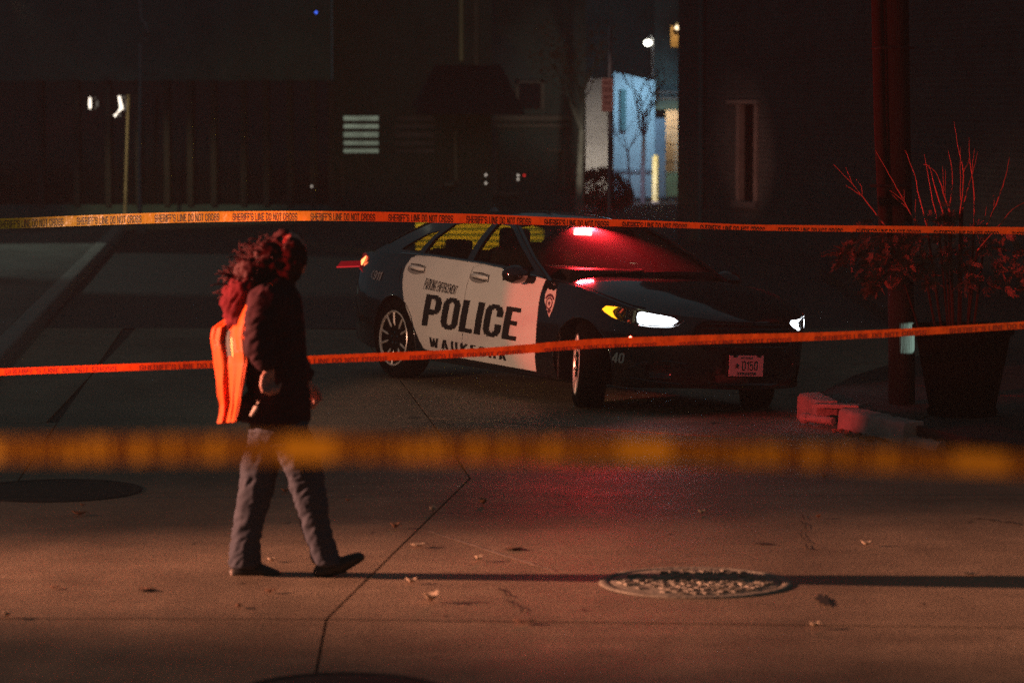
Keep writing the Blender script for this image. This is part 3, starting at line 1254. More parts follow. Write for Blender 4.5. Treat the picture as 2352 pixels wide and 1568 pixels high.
# ---- interior
bm = B()
box(bm, (2.15, 0, 1.0), (.42, 1.42, .10), bev=.03)
box(bm, (2.02, .36, 1.03), (.2, .42, .06), bev=.02)
O("dashboard", bm, M_PLAST, car, smooth=40)
for y in (-.37, .37):
    bm = B()
    box(bm, (1.10, y, .92), (.16, .50, .50), M=Matrix.Translation((1.1, y, .9)) @ Matrix.Rotation(R(-14), 4, 'Y') @ Matrix.Translation((-1.1, -y, -.9)), bev=.05)
    box(bm, (1.0, y, 1.235), (.10, .27, .18), bev=.04)
    tube(bm, [(1.0, y - .06, 1.1), (1.0, y - .06, 1.2)], .008)
    tube(bm, [(1.0, y + .06, 1.1), (1.0, y + .06, 1.2)], .008)
    O("front_seat", bm, M_CLOTHK, car, smooth=50)
bm = B()
box(bm, (.16, 0, .90), (.20, 1.3, .42), bev=.05)
for y in (-.36, .36):
    box(bm, (.10, y, 1.13), (.09, .24, .12), bev=.03)
O("rear_seat", bm, M_CLOTHK, car, smooth=50)
bm = B()
a0 = []
for i in range(25):
    a = 2 * math.pi * i / 24
    a0.append(Vector((1.72 + .07 * math.sin(a), .38 + .18 * math.cos(a), .98 + .17 * math.sin(a))))
tube(bm, a0, .015, 6, cap=False)
box(bm, (1.76, .38, .97), (.06, .14, .10), bev=.02)
O("steering_wheel", bm, M_PLAST, car, smooth=50)
bm = B()
box(bm, (1.66, .18, 1.32), (.03, .20, .065), bev=.012)
O("rear_view_mirror", bm, M_PLAST, car)
# papers on the dash catch street light
bm = B()
box(bm, (1.98, -.50, 1.055), (.24, .20, .004), rotz=.3)
O("paper_sheet", bm, mat("paper", (.55, .52, .42), .8), car)
# visor lamp
bm = B()
box(bm, (1.58, -.11, 1.325), (.07, .50, .060), bev=.012)
O("visor_lamp_housing", bm, M_PLAST, car)
bm = B()
box(bm, (1.625, -.112, 1.322), (.014, .17, .046), bev=.006)
lampm = O("visor_lamp", bm, glow("red_lamp_glow", (1.0, .12, .09), 42), car)

vl = bpy.data.lights.new("visor_lamp_light", 'AREA')
vl.shape = 'RECTANGLE'
vl.size, vl.size_y = .16, .045
vl.color = (1.0, .02, .03)
vl.energy = 80
vlo = bpy.data.objects.new("visor_lamp_light", vl)
link(vlo, car)
vlo.location = (1.640, -.118, 1.322)
vlo.rotation_euler = (R(122), 0, R(-90))
vl.spread = R(150)

# ---- wheels


def wheel(ax, s, steer, name="wheel"):
    w = bpy.data.objects.new(name, None)
    link(w, car)
    w.location = (ax, s * .80, .335)
    w.rotation_euler = (0, 0, R(steer) + (0 if s < 0 else math.pi))
    # built with the outer face towards -y
    bm = B()
    lathe(bm, [(.232, -.095), (.262, -.108), (.30, -.112), (.322, -.100), (.335, -.075), (.335, .075), (.322, .10), (.24, .105)], 48, 'Y')
    O("tyre", bm, M_RUBBER, w, smooth=30)
    bm = B()
    lathe(bm, [(.226, -.098), (.236, -.106), (.231, -.112), (.222, -.107), (.214, -.085), (.205, .06), (.21, .09)], 48, 'Y')
    for f in list(bm.faces):
        if len(f.verts) > 10:
            bm.faces.remove(f)
    # spokes
    for k in range(5):
        for d in (-15.5, 15.5):
            a = R(72 * k + d + 90 + 18)
            a0_ = R(72 * k + 90 + 18 + d * .75)
            r0, r1 = .058, .222
            p0, p1 = Vector((r0 * math.cos(a0_), -.068, r0 * math.sin(a0_))), Vector((r1 * math.cos(a), -.103, r1 * math.sin(a)))
            pm = p0.lerp(p1, .5) + Vector((0, -.012, 0))
            t = (p1 - p0).normalized()
            sd = Vector((-t.z, 0, t.x)).normalized()
            pr = None
            for p, wd in ((p0, .017), (pm, .010), (p1, .008)):
                q = [bm.verts.new(p - sd * wd), bm.verts.new(p - sd * wd * .35 + Vector((0, -.010, 0))), bm.verts.new(p + sd * wd * .35 + Vector((0, -.010, 0))), bm.verts.new(p + sd * wd), bm.verts.new(p + Vector((0, .03, 0)))]
                if pr:
                    for i in range(5):
                        bm.faces.new((pr[i], pr[(i + 1) % 5], q[(i + 1) % 5], q[i]))
                pr = q
    lathe(bm, [(.066, -.05), (.066, -.074), (.056, -.082), (.035, -.078)], 30, 'Y')
    O("rim", bm, M_ALLOY, w, smooth=35)
    bm = B()
    lathe(bm, [(.031, -.075), (.031, -.086), (.026, -.090)], 20, 'Y')
    O("hub_cap", bm, M_PLAST, w, smooth=40)
    bm = B()
    for k in range(5):
        a = R(72 * k + 54 + 36)
        lathe(bm, [(.010, -.076), (.010, -.094), (.006, -.097)], 6, 'Y', (.048 * math.cos(a), 0, .048 * math.sin(a)))
    O("wheel_nuts", bm, M_CHROME, w, kind="stuff")
    bm = B()
    lathe(bm, [(.15, -.02), (.15, .0)], 30, 'Y')
    lathe(bm, [(.204, .035), (.204, .05)], 30, 'Y')
    O("brake_disc", bm, M_PLAST, w)
    return w


wheel(0, -1, 0)
wheel(2.85, -1, -28.2)
wheel(0, 1, 0)
wheel(2.85, 1, -28.2)

# ---- lamps
hl_top = [(3.10, .780), (3.138, .811), (3.20, .814), (3.259, .810), (3.35, .803), (3.434, .793), (3.52, .783), (3.593, .770), (3.645, .752), (3.680, .734)]
hl_bot = [(3.657, .695), (3.618, .678), (3.533, .674), (3.442, .681), (3.308, .700), (3.199, .728), (3.13, .756)]
hl = hl_top + hl_bot
amber = [(3.104, .780), (3.140, .807), (3.256, .806), (3.222, .785), (3.210, .770), (3.235, .735), (3.270, .710), (3.199, .731), (3.134, .759)]
white = [(3.425, .745), (3.430, .779), (3.452, .790), (3.52, .780), (3.594, .767), (3.635, .752), (3.655, .728), (3.628, .686), (3.533, .680), (3.449, .686), (3.430, .700)]
white = [(x, .734 + (z - .734) * .86) for x, z in white]
white_far = white[:4] + [(3.64, .757), (3.715, .752), (3.722, .725), (3.69, .690), (3.65, .672)] + white[8:]
M_HLBOX = mat("lamp_reflector", (.10, .09, .09), .18, metal=.9, var=.6, scale=18, bump=.8, bscale=35)
M_LENS = glass_mat("lamp_lens", (.93, .93, .93), .004, .10)
M_HLW = glow("headlight_glow", (.86, .93, 1.0), 9.0)
M_AMB = mat("amber_lens", (.75, .32, .01), .15, emit=(1.0, .42, .012), es=2.3, var=.3, scale=30)
for s in (-1, 1):
    h = bpy.data.objects.new("headlight", None)
    link(h, car)
    on_side(hl, M_HLBOX, "reflector", .003, 0, h, s=s, cu=.05, cv=.03)
    on_side(amber, M_AMB, "turn_signal", .008, 0, h, s=s, cu=.04, cv=.03)
    on_side(white if s < 0 else white_far, M_HLW, "lit_bulb", .008, 0, h, s=s, cu=.04, cv=.03)
    on_side(hl, M_LENS, "lens", .014, 0, h, s=s, cu=.05, cv=.03)
    if s < 0:
        on_side([(3.395, .70), (3.40, .79), (3.418, .791), (3.413, .70)], mat("lamp_bezel", (.30, .26, .23), .3, metal=.5), "bezel", .010, 0, h, s=s)
    bm = B()
    for (x, z), (x2, z2), r_ in [((3.29, .765), (3.315, .795), .006), ((3.365, .705), (3.375, .712), .006)]:
        tube(bm, [Vector((x, s * (hw(x, z) + .012), z)), Vector((x2, s * (hw(x2, z2) + .012), z2))], r_, 6)
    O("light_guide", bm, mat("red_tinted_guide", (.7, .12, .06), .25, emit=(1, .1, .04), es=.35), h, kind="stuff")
    bm = B()
    tube(bm, [Vector((x, s * (hw(x, z) + .008), z)) for x, z in hl_bot[::-1] + [(3.684, .732)]], .003, 5)
    O("chrome_edge", bm, M_CHROME, h)
    # tail lamp
    t_ol = [(-.99, .93), (-.94, 1.0), (-.74, 1.025), (-.60, .985), (-.62, .955), (-.74, .93), (-.9, .90)]
    on_side(t_ol, mat("tail_lens", (.25, .008, .006), .15, emit=(1, .03, .015), es=.10), "tail_light", .005, .004, s=s)
bm = B()
tube(bm, [side(-.735, .918, .012), side(-.715, .955, .016), side(-.675, 1.0, .012)], [.004, .016, .003], 8)
O("tail_lamp_bulb", bm, glow("tail_glow", (1, .16, .05), 6), car)
# small red strobes in the bumper
bm = B()
for x, z in ((3.385, .585), (3.452, .565)):
    ball(bm, side(x, z, .006), .011, 2)
ball(bm, Vector((3.60, .60, .60)), .010, 2)
O("bumper_strobe", bm, glow("strobe_glow", (1, .07, .04), 30), car, kind="stuff")

# made-up strip standing in for a red light behind the car
bpy.context.view_layer.update()
inv = car.matrix_world.inverted()
pts = [inv @ at(px, py, 26.3) for px, py in ((774, 612), (842, 609), (842, 598), (783, 600))]
bm = B()
prism(bm, pts, Vector((-.02, .02, 0)))
strip = O("red_light_stand_in", bm, glow("dim_red_lens", (1, .012, .03), .16), car)
bm = B()
tube(bm, [inv @ at(773, 613.5, 26.29), inv @ at(842, 611, 26.29)], .006, 6)
O("lit_edge", bm, glow("red_edge", (1, .03, .04), .6), strip)

# ---- grille


def front_pt(y, z, off=0.01):
    # the nose in plan: find x where the half width equals |y|
    lo, hi = 3.0, 3.84
    for _ in range(30):
        mid = (lo + hi) / 2
        if hw(mid, z) > abs(y):
            lo = mid
        else:
            hi = mid
    return Vector((lo + off, y, z))


gr_w = [(.735, .40), (.70, .44), (.655, .46), (.61, .45), (.565, .42), (.52, .36)]
bm = B()
rows = []
for z, w_ in gr_w:
    rows.append([bm.verts.new(front_pt(w_ * (i / 12 * 2 - 1), z, .006)) for i in range(13)])
for j in range(len(rows) - 1):
    for i in range(12):
        bm.faces.new((rows[j][i], rows[j][i + 1], rows[j + 1][i + 1], rows[j + 1][i]))
grille = O("grille", bm, M_PLAST, car, smooth=60)
M_DCHR = mat("dark_chrome", (.10, .10, .10), .25, metal=1.0)
for z, w_ in gr_w[:-1]:
    bm = B()
    tube(bm, [front_pt((w_ - .02) * (i / 10 * 2 - 1), z - .015, .016) for i in range(11)], [.004] + [.007] * 9 + [.004], 6)
    O("grille_bar", bm, M_DCHR, grille, smooth=60)
bm = B()
tube(bm, [front_pt(w_ * 1.02, z, .012) for z, w_ in gr_w] + [front_pt(-w_ * 1.02, z, .012) for z, w_ in gr_w[::-1]], .006, 6)
O("grille_surround", bm, M_DCHR, grille, smooth=60)
for s in (-1, 1):
    bm = B()
    for k in range(5):
        z = .288 + .024 * k
        tube(bm, [front_pt(s * y, z, -.035) for y in (.56, .66, .76)], .004, 5)
    O("fog_vent", bm, mat("vent_bars", (.09, .02, .02), .4), car)
    bm = B()
    tube(bm, [front_pt(s * y, z, .004) for y, z in ((.50, .41), (.62, .425), (.74, .405), (.80, .35), (.79, .28), (.66, .262), (.52, .255))], .006, 6)
    O("fog_vent_trim", bm, M_DCHR, car)
bm = B()
tube(bm, [front_pt(y, .235 + .01 * abs(y), .006) for y in [-.72 + 1.44 * i / 16 for i in range(17)]], .009, 6)
O("bumper_lip", bm, M_PLAST, car)
# hood shut lines and bonnet creases
for s in (-1, 1):
    bm = B()
    tube(bm, [Vector((x, s * (hw(x, ip(ZS, x)) - .03), ip(ZS, x) + .012)) for x in [2.35 + 1.1 * i / 12 for i in range(13)]], .003, 5)
    O("hood_gap", bm, M_DECAL, car)

# ---- licence plate
plate = bpy.data.objects.new("license_plate", None)
link(plate, car)
plate.location = (3.858, -.062, .412)
plate.rotation_euler = (0, 0, R(-2))
bm = B()
box(bm, (0, 0, 0), (.006, .312, .158), bev=.0025)
O("plate_panel", bm, mat("plate_white", (.45, .43, .42), .45, var=.06, scale=40), plate)
bm = B()
box(bm, (-.012, 0, 0), (.012, .345, .175), bev=.004)
O("plate_frame", bm, M_PLAST, plate)


def plate_text(s, y0, y1, z0, z1, nm, **kw):
    bm = text_bm(s, [(y0, z0), (y1, z0), (y1, z1), (y0, z1)], **kw)
    for v in bm.verts:
        v.co = Vector((.0045, v.co.x, v.co.y))
    O(nm, bm, M_DECAL, plate)


plate_text("D150", -.042, .100, -.036, .036, "plate_number", bold=.11, space=.14)
plate_text("OFFICIAL", -.055, .055, .050, .066, "plate_heading", bold=.14, space=.15)
plate_text("WISCONSIN", -.085, .085, -.070, -.048, "plate_state", bold=.14, space=.15)
bm = B()
f = [bm.verts.new((.0045, -.088 + (.026 if i % 2 == 0 else .010) * math.sin(i * math.pi / 5), -.002 + (.026 if i % 2 == 0 else .010) * math.cos(i * math.pi / 5))) for i in range(10)]
bm.faces.new(f)
O("plate_star", bm, M_DECAL, plate)
bm = B()
for y in (-.11, .11):
    box(bm, (.004, y, .073), (.006, .03, .018))
O("plate_screws", bm, M_PLAST, plate, kind="stuff")

# ---- door mirrors
for s in (-1, 1):
    m_ = bpy.data.objects.new("door_mirror", None)
    link(m_, car)
    bm = B()
    ball(bm, (2.09, s * 1.03, .985), (.085, .125, .075), 3)
    for v in bm.verts:
        if v.co.x < 2.045:
            v.co.x = 2.045
    O("mirror_housing", bm, M_PAINT, m_, smooth=40)
    bm = B()
    tube(bm, [(2.10, s * .99, .955), (2.13, s * .93, .945), (2.15, s * .87, .95)], [.03, .028, .035], 8)
    O("mirror_arm", bm, M_PLAST, m_, smooth=60)
    bm = B()
    box(bm, (2.043, s * 1.03, .985), (.004, .19, .105), bev=.001)
    O("mirror_glass", bm, M_CHROME, m_)
# fuel flap, side sill and rear bumper seam
on_side([(-.06, .82), (.06, .82), (.06, .93), (-.06, .93)], M_PAINT, "fuel_flap", .003, .002)
bm = B()
tube(bm, [side(x, .205, .004) for x in [.45 + 1.95 * i / 12 for i in range(13)]], .014, 6)
O("side_sill", bm, M_PLAST, car, smooth=60)

# aerial fin
bm = B()
prism(bm, [(.16, -.012, 1.425), (.02, -.006, 1.41), (.0, 0, 1.46), (.05, 0, 1.475)], (0, .024, 0))
O("aerial_fin", bm, M_PAINT, car)

# ------------------------------------------------------------------ barrier tapes


def lerp_tab(t, x):
    """smooth (Catmull-Rom) interpolation of a table of (x, a, b)"""
    n = len(t)
    i = 0
    while i < n - 2 and x > t[i + 1][0]:
        i += 1
    p0, p1, p2, p3 = t[max(0, i - 1)], t[i], t[i + 1], t[min(n - 1, i + 2)]
    k = (x - p1[0]) / (p2[0] - p1[0])
    out = []
    for j in range(1, len(p1)):
        m1 = (p2[j] - p0[j]) / max(1e-6, (p2[0] - p0[0])) * (p2[0] - p1[0])
        m2 = (p3[j] - p1[j]) / max(1e-6, (p3[0] - p1[0])) * (p2[0] - p1[0])
        h = k * k * (3 - 2 * k)
        out.append(p1[j] + (p2[j] - p1[j]) * k if (k < 0 or k > 1) else
                   (2 * k ** 3 - 3 * k * k + 1) * p1[j] + (k ** 3 - 2 * k * k + k) * m1 + (-2 * k ** 3 + 3 * k * k) * p2[j] + (k ** 3 - k * k) * m2)
    return out


WORDS = "SHERIFF'S LINE DO NOT CROSS"


def tape(label, tab, Y, x0, period, first, m, width=0.076, textspan=.83, tz=(.16, .84), name="barrier_tape", waves=0.0, ink=None, bold=.135):
    """tab: (px, top, visible height) of the ribbon hung at distance Y; what is not visible is folded back behind"""
    sc = F / Y

    def P(px, v, lift=0.0):
        top, h = lerp_tab(tab, px)
        Yw = Y + waves * math.sin(px * .006) + waves * .4 * math.sin(px * .021 + 1)
        q = at(px, top, Yw)
        h = h / sc
        if v <= h:
            return q + Vector((0, -lift, -v))
        return q + Vector((0, .005 + lift, -h + (v - h)))

    px_a, px_b = tab[0][0], tab[-1][0]
    n = int((px_b - px_a) / 22)
    bm = B()
    vs_ = [0, .25, .5, .75, 1.0]
    rows = []
    for i in range(n + 1):
        px = px_a + (px_b - px_a) * i / n
        h = min(width, lerp_tab(tab, px)[1] / sc)
        lv = [h * t for t in vs_]
        if width - h > .004:
            lv += [h + .0005, width * .999]
        else:
            lv += [h, h]
        rows.append([bm.verts.new(P(px, v)) for v in lv])
    for i in range(n):
        for k in range(len(rows[0]) - 1):
            try:
                bm.faces.new((rows[i][k], rows[i + 1][k], rows[i + 1][k + 1], rows[i][k + 1]))
            except ValueError:
                pass
    t = O(name, bm, m, None, smooth=60)
    tag(t, label, "barrier tape")
    px = first
    while px < px_b - period:
        if px + period > px_a + 20:
            bm = text_bm(WORDS, [(px, tz[1] * width), (px + period * textspan, tz[1] * width), (px + period * textspan, tz[0] * width), (px, tz[0] * width)], bold=bold, space=.10, rows=12)
            for v in bm.verts:
                v.co = P(v.co.x, v.co.y, .0012)
            O("tape_lettering", bm, ink or M_INK, t)
        px += period
    return t


tape("yellow sheriff's line tape stretched above the person's head and across the police car roof",
     [(-1700, 590, 24), (-420, 512, 24), (0, 502, 23.5), (290, 491, 24), (480, 486, 24), (746, 485, 22), (1100, 492, 21.5), (1292, 500, 18), (1500, 507, 15), (1720, 516, 13), (1923, 520, 12), (2352, 528, 10), (2800, 534, 9), (3900, 548, 9)],
     20.0, 0, 179.0, -182 - 179 * 8, M_TAPE)
tape("folded yellow tape, red light painted into its colour, sagging behind the person and across the police car's doors and bumper",
     [(-1700, 930, 15), (-420, 866, 15), (0, 847, 15), (490, 832, 13), (740, 822, 12), (1100, 808, 11), (1300, 795, 9), (1400, 789, 9), (1640, 781, 9), (1950, 767, 12), (2352, 741, 14), (2800, 712, 14), (3900, 635, 14)],
     17.2, 0, 310.0, -300 - 310 * 4, M_TAPER, tz=(.04, .42), ink=mat("red_ink", (.16, .05, .02), .6))
# the near tape hangs tilted and far out of focus
tape("blurred yellow tape in front of everything, crossing the person's thighs",
     [(-1500, 1030, 58), (-500, 1012, 58), (0, 1005, 59), (700, 1000, 60), (1100, 1003, 58), (1500, 1007, 56), (1800, 1018, 54), (2100, 1030, 52), (2352, 1043, 50), (2900, 1074, 50), (3700, 1120, 50)],
     4.0, 0, 772.0, -775 - 772, tape_mat("tape_near", (.66, .34, .02)), width=.041, textspan=.84, tz=(.0, 1.0), bold=.20, ink=mat("near_ink", (.11, .03, .012), .7, spec=.2))

# ------------------------------------------------------------------ walking person
PY = 14.72
ROOT = gp(660, 1330)
ROOT = Vector((ROOT.x, PY, 0))
person = E("person", "person with bushy hair, dark jacket and orange safety vest walking past the tape", "person", ROOT)


def pp(px, py, dy=0.0):
    return at(px, py, PY + dy) - ROOT


def chain(pts, sp=.3):
    """pts: (vec, radius or (rx, ry, rz)) -> dense list of balls"""
    out = []
    for i in range(len(pts) - 1):
        (a, ra), (b, rb) = pts[i], pts[i + 1]
        a, b = Vector(a), Vector(b)
        ra = Vector(ra if isinstance(ra, (tuple, list)) else (ra,) * 3)
        rb = Vector(rb if isinstance(rb, (tuple, list)) else (rb,) * 3)
        n = max(1, int((b - a).length / (min(min(ra), min(rb)) * sp)))
        for k in range(n + (1 if i == len(pts) - 2 else 0)):
            t = k / n
            out.append((a.lerp(b, t), ra.lerp(rb, t)))
    return out


def fuse(name, balls, voxel, m, parent, disp=None, sub=2, it=5, **kw):
    bm = B()
    for c, r in balls:
        ball(bm, c, r, sub)
    me = bpy.data.meshes.new(name)
    bm.to_mesh(me)
    bm.free()
    o = bpy.data.objects.new(name, me)
    link(o)
    md = o.modifiers.new("r", 'REMESH')
    md.mode = 'VOXEL'
    md.voxel_size = voxel
    ms = o.modifiers.new("s", 'SMOOTH')
    ms.iterations = it
    ms.factor = .5
    bpy.context.view_layer.update()
    me2 = bpy.data.meshes.new_from_object(o.evaluated_get(bpy.context.evaluated_depsgraph_get()))
    o.modifiers.clear()
    o.data = me2
    me2.name = name
    bpy.data.meshes.remove(me)
    if disp:
        ns = [v.normal.copy() for v in me2.vertices]
        for v, n in zip(me2.vertices, ns):
            v.co += n * disp(v.co)
    me2.materials.clear()
    me2.materials.append(m)
    for p in me2.polygons:
        p.use_smooth = True
    o.parent = parent
    for k, v in kw.items():
        o[k] = v
    return o


M_SKIN = mat("skin", (.50, .20, .15), .5, var=.1, scale=20)
M_JACK = mat("dark_jacket", (.045, .014, .02), .85, spec=.1, var=.25, scale=8)
M_TROU = mat("grey_trousers", (.060, .064, .085), .85, spec=.15, var=.12, scale=6)
M_SHOE = mat("dark_shoe", (.018, .016, .015), .5, var=.3, scale=18)
M_HEEL = mat("shoe_heel", (.30, .22, .19), .7)
M_HAIR = mat("dark_hair", (.040, .009, .012), .7, spec=.15)
M_VEST = mat("orange_vest", (.80, .085, .006), .6, spec=.2, var=.10, scale=6, bump=.2, bscale=25)

# body: skin figure, one surface (most of it lies under the clothes)
bl = []
hd = pp(668, 585, .0)
def hv(x, y, z):
    """a point of the head, turned towards the far side of the street"""
    return hd + Matrix.Rotation(R(58), 3, 'Z') @ Vector((x, y, z))


bl += [(hv(-.012, 0, .012), (.086, .080, .105)), (hv(.02, 0, -.03), (.07, .066, .09)), (hv(.05, 0, -.075), (.040, .042, .036)),
       (hv(.088, 0, -.022), (.016, .016, .022)), (hv(.092, 0, -.035), (.017, .017, .012)), (hv(.078, 0, -.066), (.018, .020, .008)),
       (hv(.076, 0, -.079), (.017, .019, .008)), (hv(.07, 0, .015), (.035, .045, .014))]
for s in (-1, 1):
    bl += [(hv(-.005, s * .072, -.018), (.018, .016, .032))]
bl += chain([(pp(648, 668), (.058, .055, .055)), (hd + Vector((-.01, 0, -.07)), (.055, .052, .05))])
bl += chain([(pp(640, 970), (.13, .15, .10)), (pp(640, 860), (.11, .135, .10)), (pp(636, 720), (.115, .17, .10)), (pp(640, 685), (.08, .16, .06))], .4)
hip_b, knee_b, ank_b = pp(622, 985, .06), pp(590, 1125, .035), pp(566, 1290, .03)
hip_f, knee_f, ank_f = pp(668, 985, -.06), pp(708, 1130, -.035), pp(748, 1288, -.03)
bl += chain([(hip_b, .082), (knee_b, .055), (ank_b, .036)], .4)
bl += chain([(hip_f, .082), (knee_f, .055), (ank_f, .036)], .4)
# near arm and hand
shn, eln, wrn = pp(612, 690, -.205), pp(596, 800, -.27), pp(618, 846, -.265)
shf, elf, wrf = pp(640, 690, .20), pp(668, 800, .26), pp(706, 880, .24)
bl += chain([(shn, .052), (eln, .042), (wrn, .027)], .4)
bl += chain([(shf, .052), (elf, .042), (wrf, .027)], .4)


def hand(wr, dirv, across, out, flip=1):
    """palm, four unequal curled fingers and a thumb; dirv: towards the fingertips, across: little finger -> index, out: palm side"""
    res = chain([(wr, .026), (wr + dirv * .03, (.024, .026, .024))], .4)
    for i in range(4):
        o_ = (i - 1.5) * .0185
        kn = wr + dirv * (.085 + (.006 if i in (1, 2) else -.004)) + across * o_
        res += chain([(wr + dirv * .02 + across * o_ * .6, .017), (kn, .0125)], .4)
        L = (.032, .040, .043, .037)[i]
        p1 = kn + dirv * L * .75 + out * L * .6
        p2 = p1 + dirv * -.004 + out * L * .7
        p3 = p2 - dirv * L * .45 + out * L * .15
        res += chain([(kn, .0118), (p1, .0102), (p2, .0092), (p3, .0078)], .4)
    t0 = wr + dirv * .028 + across * .028
    t1 = t0 + dirv * .035 + across * .022 + out * .012
    t2 = t1 + dirv * .032 + across * .004 + out * .014
    res += chain([(t0, .016), (t1, .0125), (t2, .0095)], .4)
    return res


dv = (pp(612, 905, -.27) - wrn).normalized()
bl += hand(wrn, dv, Vector((-.75, -.55, -.3)).normalized(), Vector((.75, -.25, .1)).normalized())
bl += hand(wrf, Vector((.25, 0, -1)).normalized(), Vector((.9, .2, .2)).normalized(), Vector((-.2, -.9, 0)).normalized())
fuse("body", bl, .0062, M_SKIN, person, it=3)
bm = B()
for s in (-1, 1):
    ball(bm, hv(.074, s * .030, -.004), .012, 2)
O("eyes", bm, mat("eye", (.3, .3, .3), .1), person, smooth=180, kind="stuff")


def folds(k, zs=1.0, fx=1.0):
    def f(c):
        n = noise.noise(Vector((c.x * 9 * fx, c.y * 9, c.z * 9 * zs))) * .6 + noise.noise(Vector((c.x * 22 * fx + 5, c.y * 22, c.z * 22 * zs))) * .35
        d = noise.noise(Vector(((c.x * .8 + c.z * .6) * 16 + 9, c.y * 7, (c.z * .8 - c.x * .6) * 34)))
        return k * (n + (abs(d) * -1.2 + .3))
    return f


# trousers
tb = chain([(pp(641, 950), (.155, .165, .09)), (pp(641, 985), (.155, .17, .085))], .4)
tb += chain([(pp(622, 990, .06), (.112, .105, .10)), (pp(595, 1075, .04), (.098, .095, .09)), (pp(590, 1122, .035), (.092, .088, .085)), (pp(571, 1205, .03), (.080, .082, .08)), (pp(563, 1262, .03), (.079, .086, .06)), (pp(562, 1296, .03), (.084, .092, .022))], .3)
tb += chain([(pp(662, 990, -.06), (.112, .105, .10)), (pp(697, 1075, -.04), (.098, .095, .09)), (pp(710, 1128, -.035), (.092, .088, .085)), (pp(724, 1205, -.03), (.074, .08, .08)), (pp(742, 1262, -.03), (.076, .084, .055)), (pp(752, 1292, -.03), (.078, .088, .022))], .3)
fuse("trousers", tb, .009, M_TROU, person, folds(.012, .55, .7), it=8)
# shoes
sb = chain([(pp(545, 1313, .03), (.045, .045, .032)), (pp(590, 1308, .03), (.05, .047, .040)), (pp(632, 1318, .03), (.036, .042, .022))], .3)
sb += chain([(pp(556, 1296, .03), .045), (pp(556, 1310, .03), .042)], .4)
fuse("shoe", sb, .007, M_SHOE, person, it=3)
bm = B()
box(bm, pp(535, 1318, .03) + Vector((.004, 0, .004)), (.03, .07, .055), bev=.012)
O("heel_patch", bm, M_HEEL, person, smooth=60)
sb = chain([(pp(738, 1312, -.03), (.044, .045, .034)), (pp(780, 1298, -.03), (.048, .047, .042)), (pp(822, 1279, -.03), (.038, .043, .026))], .3)
sb += chain([(pp(748, 1290, -.03), .045), (pp(742, 1308, -.03), .04)], .4)
fuse("shoe", sb, .007, M_SHOE, person, it=3)
# jacket
jb = chain([(pp(640, 962), (.165, .185, .04)), (pp(640, 900), (.165, .185, .12)), (pp(634, 800), (.155, .195, .12)), (pp(628, 720), (.160, .205, .11)), (pp(632, 678), (.125, .185, .06))], .35)
jb += chain([(pp(626, 655), (.115, .13, .05)), (pp(640, 640), (.085, .085, .035))], .35)
jb += chain([(pp(612, 692, -.185), (.098, .092, .085)), (pp(598, 750, -.245), (.082, .078, .08)), (pp(592, 800, -.265), (.072, .07, .07)), (pp(608, 832, -.265), (.055, .055, .045)), (pp(616, 841, -.265), (.05, .05, .02))], .3)
jb += chain([(pp(642, 692, .18), (.095, .088, .085)), (pp(656, 750, .235), (.08, .078, .08)), (pp(668, 802, .255), (.07, .07, .07)), (pp(700, 865, .245), (.05, .05, .04))], .3)
# hem and pocket flare
jb += chain([(pp(560, 930, -.06), (.05, .10, .05)), (pp(558, 958, -.06), (.05, .10, .03))], .4)
fuse("jacket", jb, .0095, M_JACK, person, folds(.014, .8, .8), it=6)
# hood lying on the back
hb = chain([(pp(560, 655, -.04), (.075, .11, .06)), (pp(546, 690, -.02), (.085, .13, .09)), (pp(556, 735, -.01), (.085, .14, .08))], .3)
fuse("hood", hb, .010, mat("hood_fleece", (.11, .016, .022), .95, spec=.05, var=.3, scale=10), person, folds(.03), it=2)
# pale strap by the pocket
bm = B()
tube(bm, [pp(594, 920, -.275), pp(588, 936, -.275), pp(577, 955, -.265)], [.011, .013, .009], 8)
O("strap", bm, mat("pale_strap", (.55, .38, .32), .6), person, smooth=60)

# hair: a bushy mass and loose curls
hairb = [(hd + Vector((-.028, 0, .022)), (.100, .092, .102)), (hd + Vector((-.075, 0, -.04)), (.10, .105, .10))]
hairb += [(hd + Vector((.0, -.045, -.005)), (.085, .055, .105)), (hd + Vector((-.01, -.03, -.09)), (.07, .06, .06))]
hairb += chain([(pp(622, 580), (.09, .11, .07)), (pp(585, 618, -.02), (.085, .115, .085)), (pp(562, 650, -.02), (.072, .10, .07))], .3)
fuse("hair", hairb, .010, M_HAIR, person, lambda c: .022 * noise.noise(c * 14) + .016 * noise.noise(c * 40), it=1)
bm = B()
rr = random.Random(11)
roots = [(pp(606, 595), .08), (pp(578, 622), .10), (pp(552, 655), .08), (pp(575, 635), .07), (pp(606, 612), .10)]
for i in range(230):
    c, r_ = roots[rr.randrange(5)]
    d = Vector((rr.gauss(-.35, .8), rr.gauss(-.2, .8), rr.gauss(.25, .8))).normalized()
    p = c + d * r_ * .55
    pts = [p]
    cur = d.copy()
    for k in range(5):
        cur = (cur + Vector((rr.gauss(-.1, .55), rr.gauss(0, .55), rr.gauss(-.12, .55)))).normalized()
        p = p + cur * .024
        pts.append(p)
    tube(bm, pts, [.0055, .005, .0045, .004, .003, .0015], 4)
O("hair_curls", bm, M_HAIR, person, smooth=180)

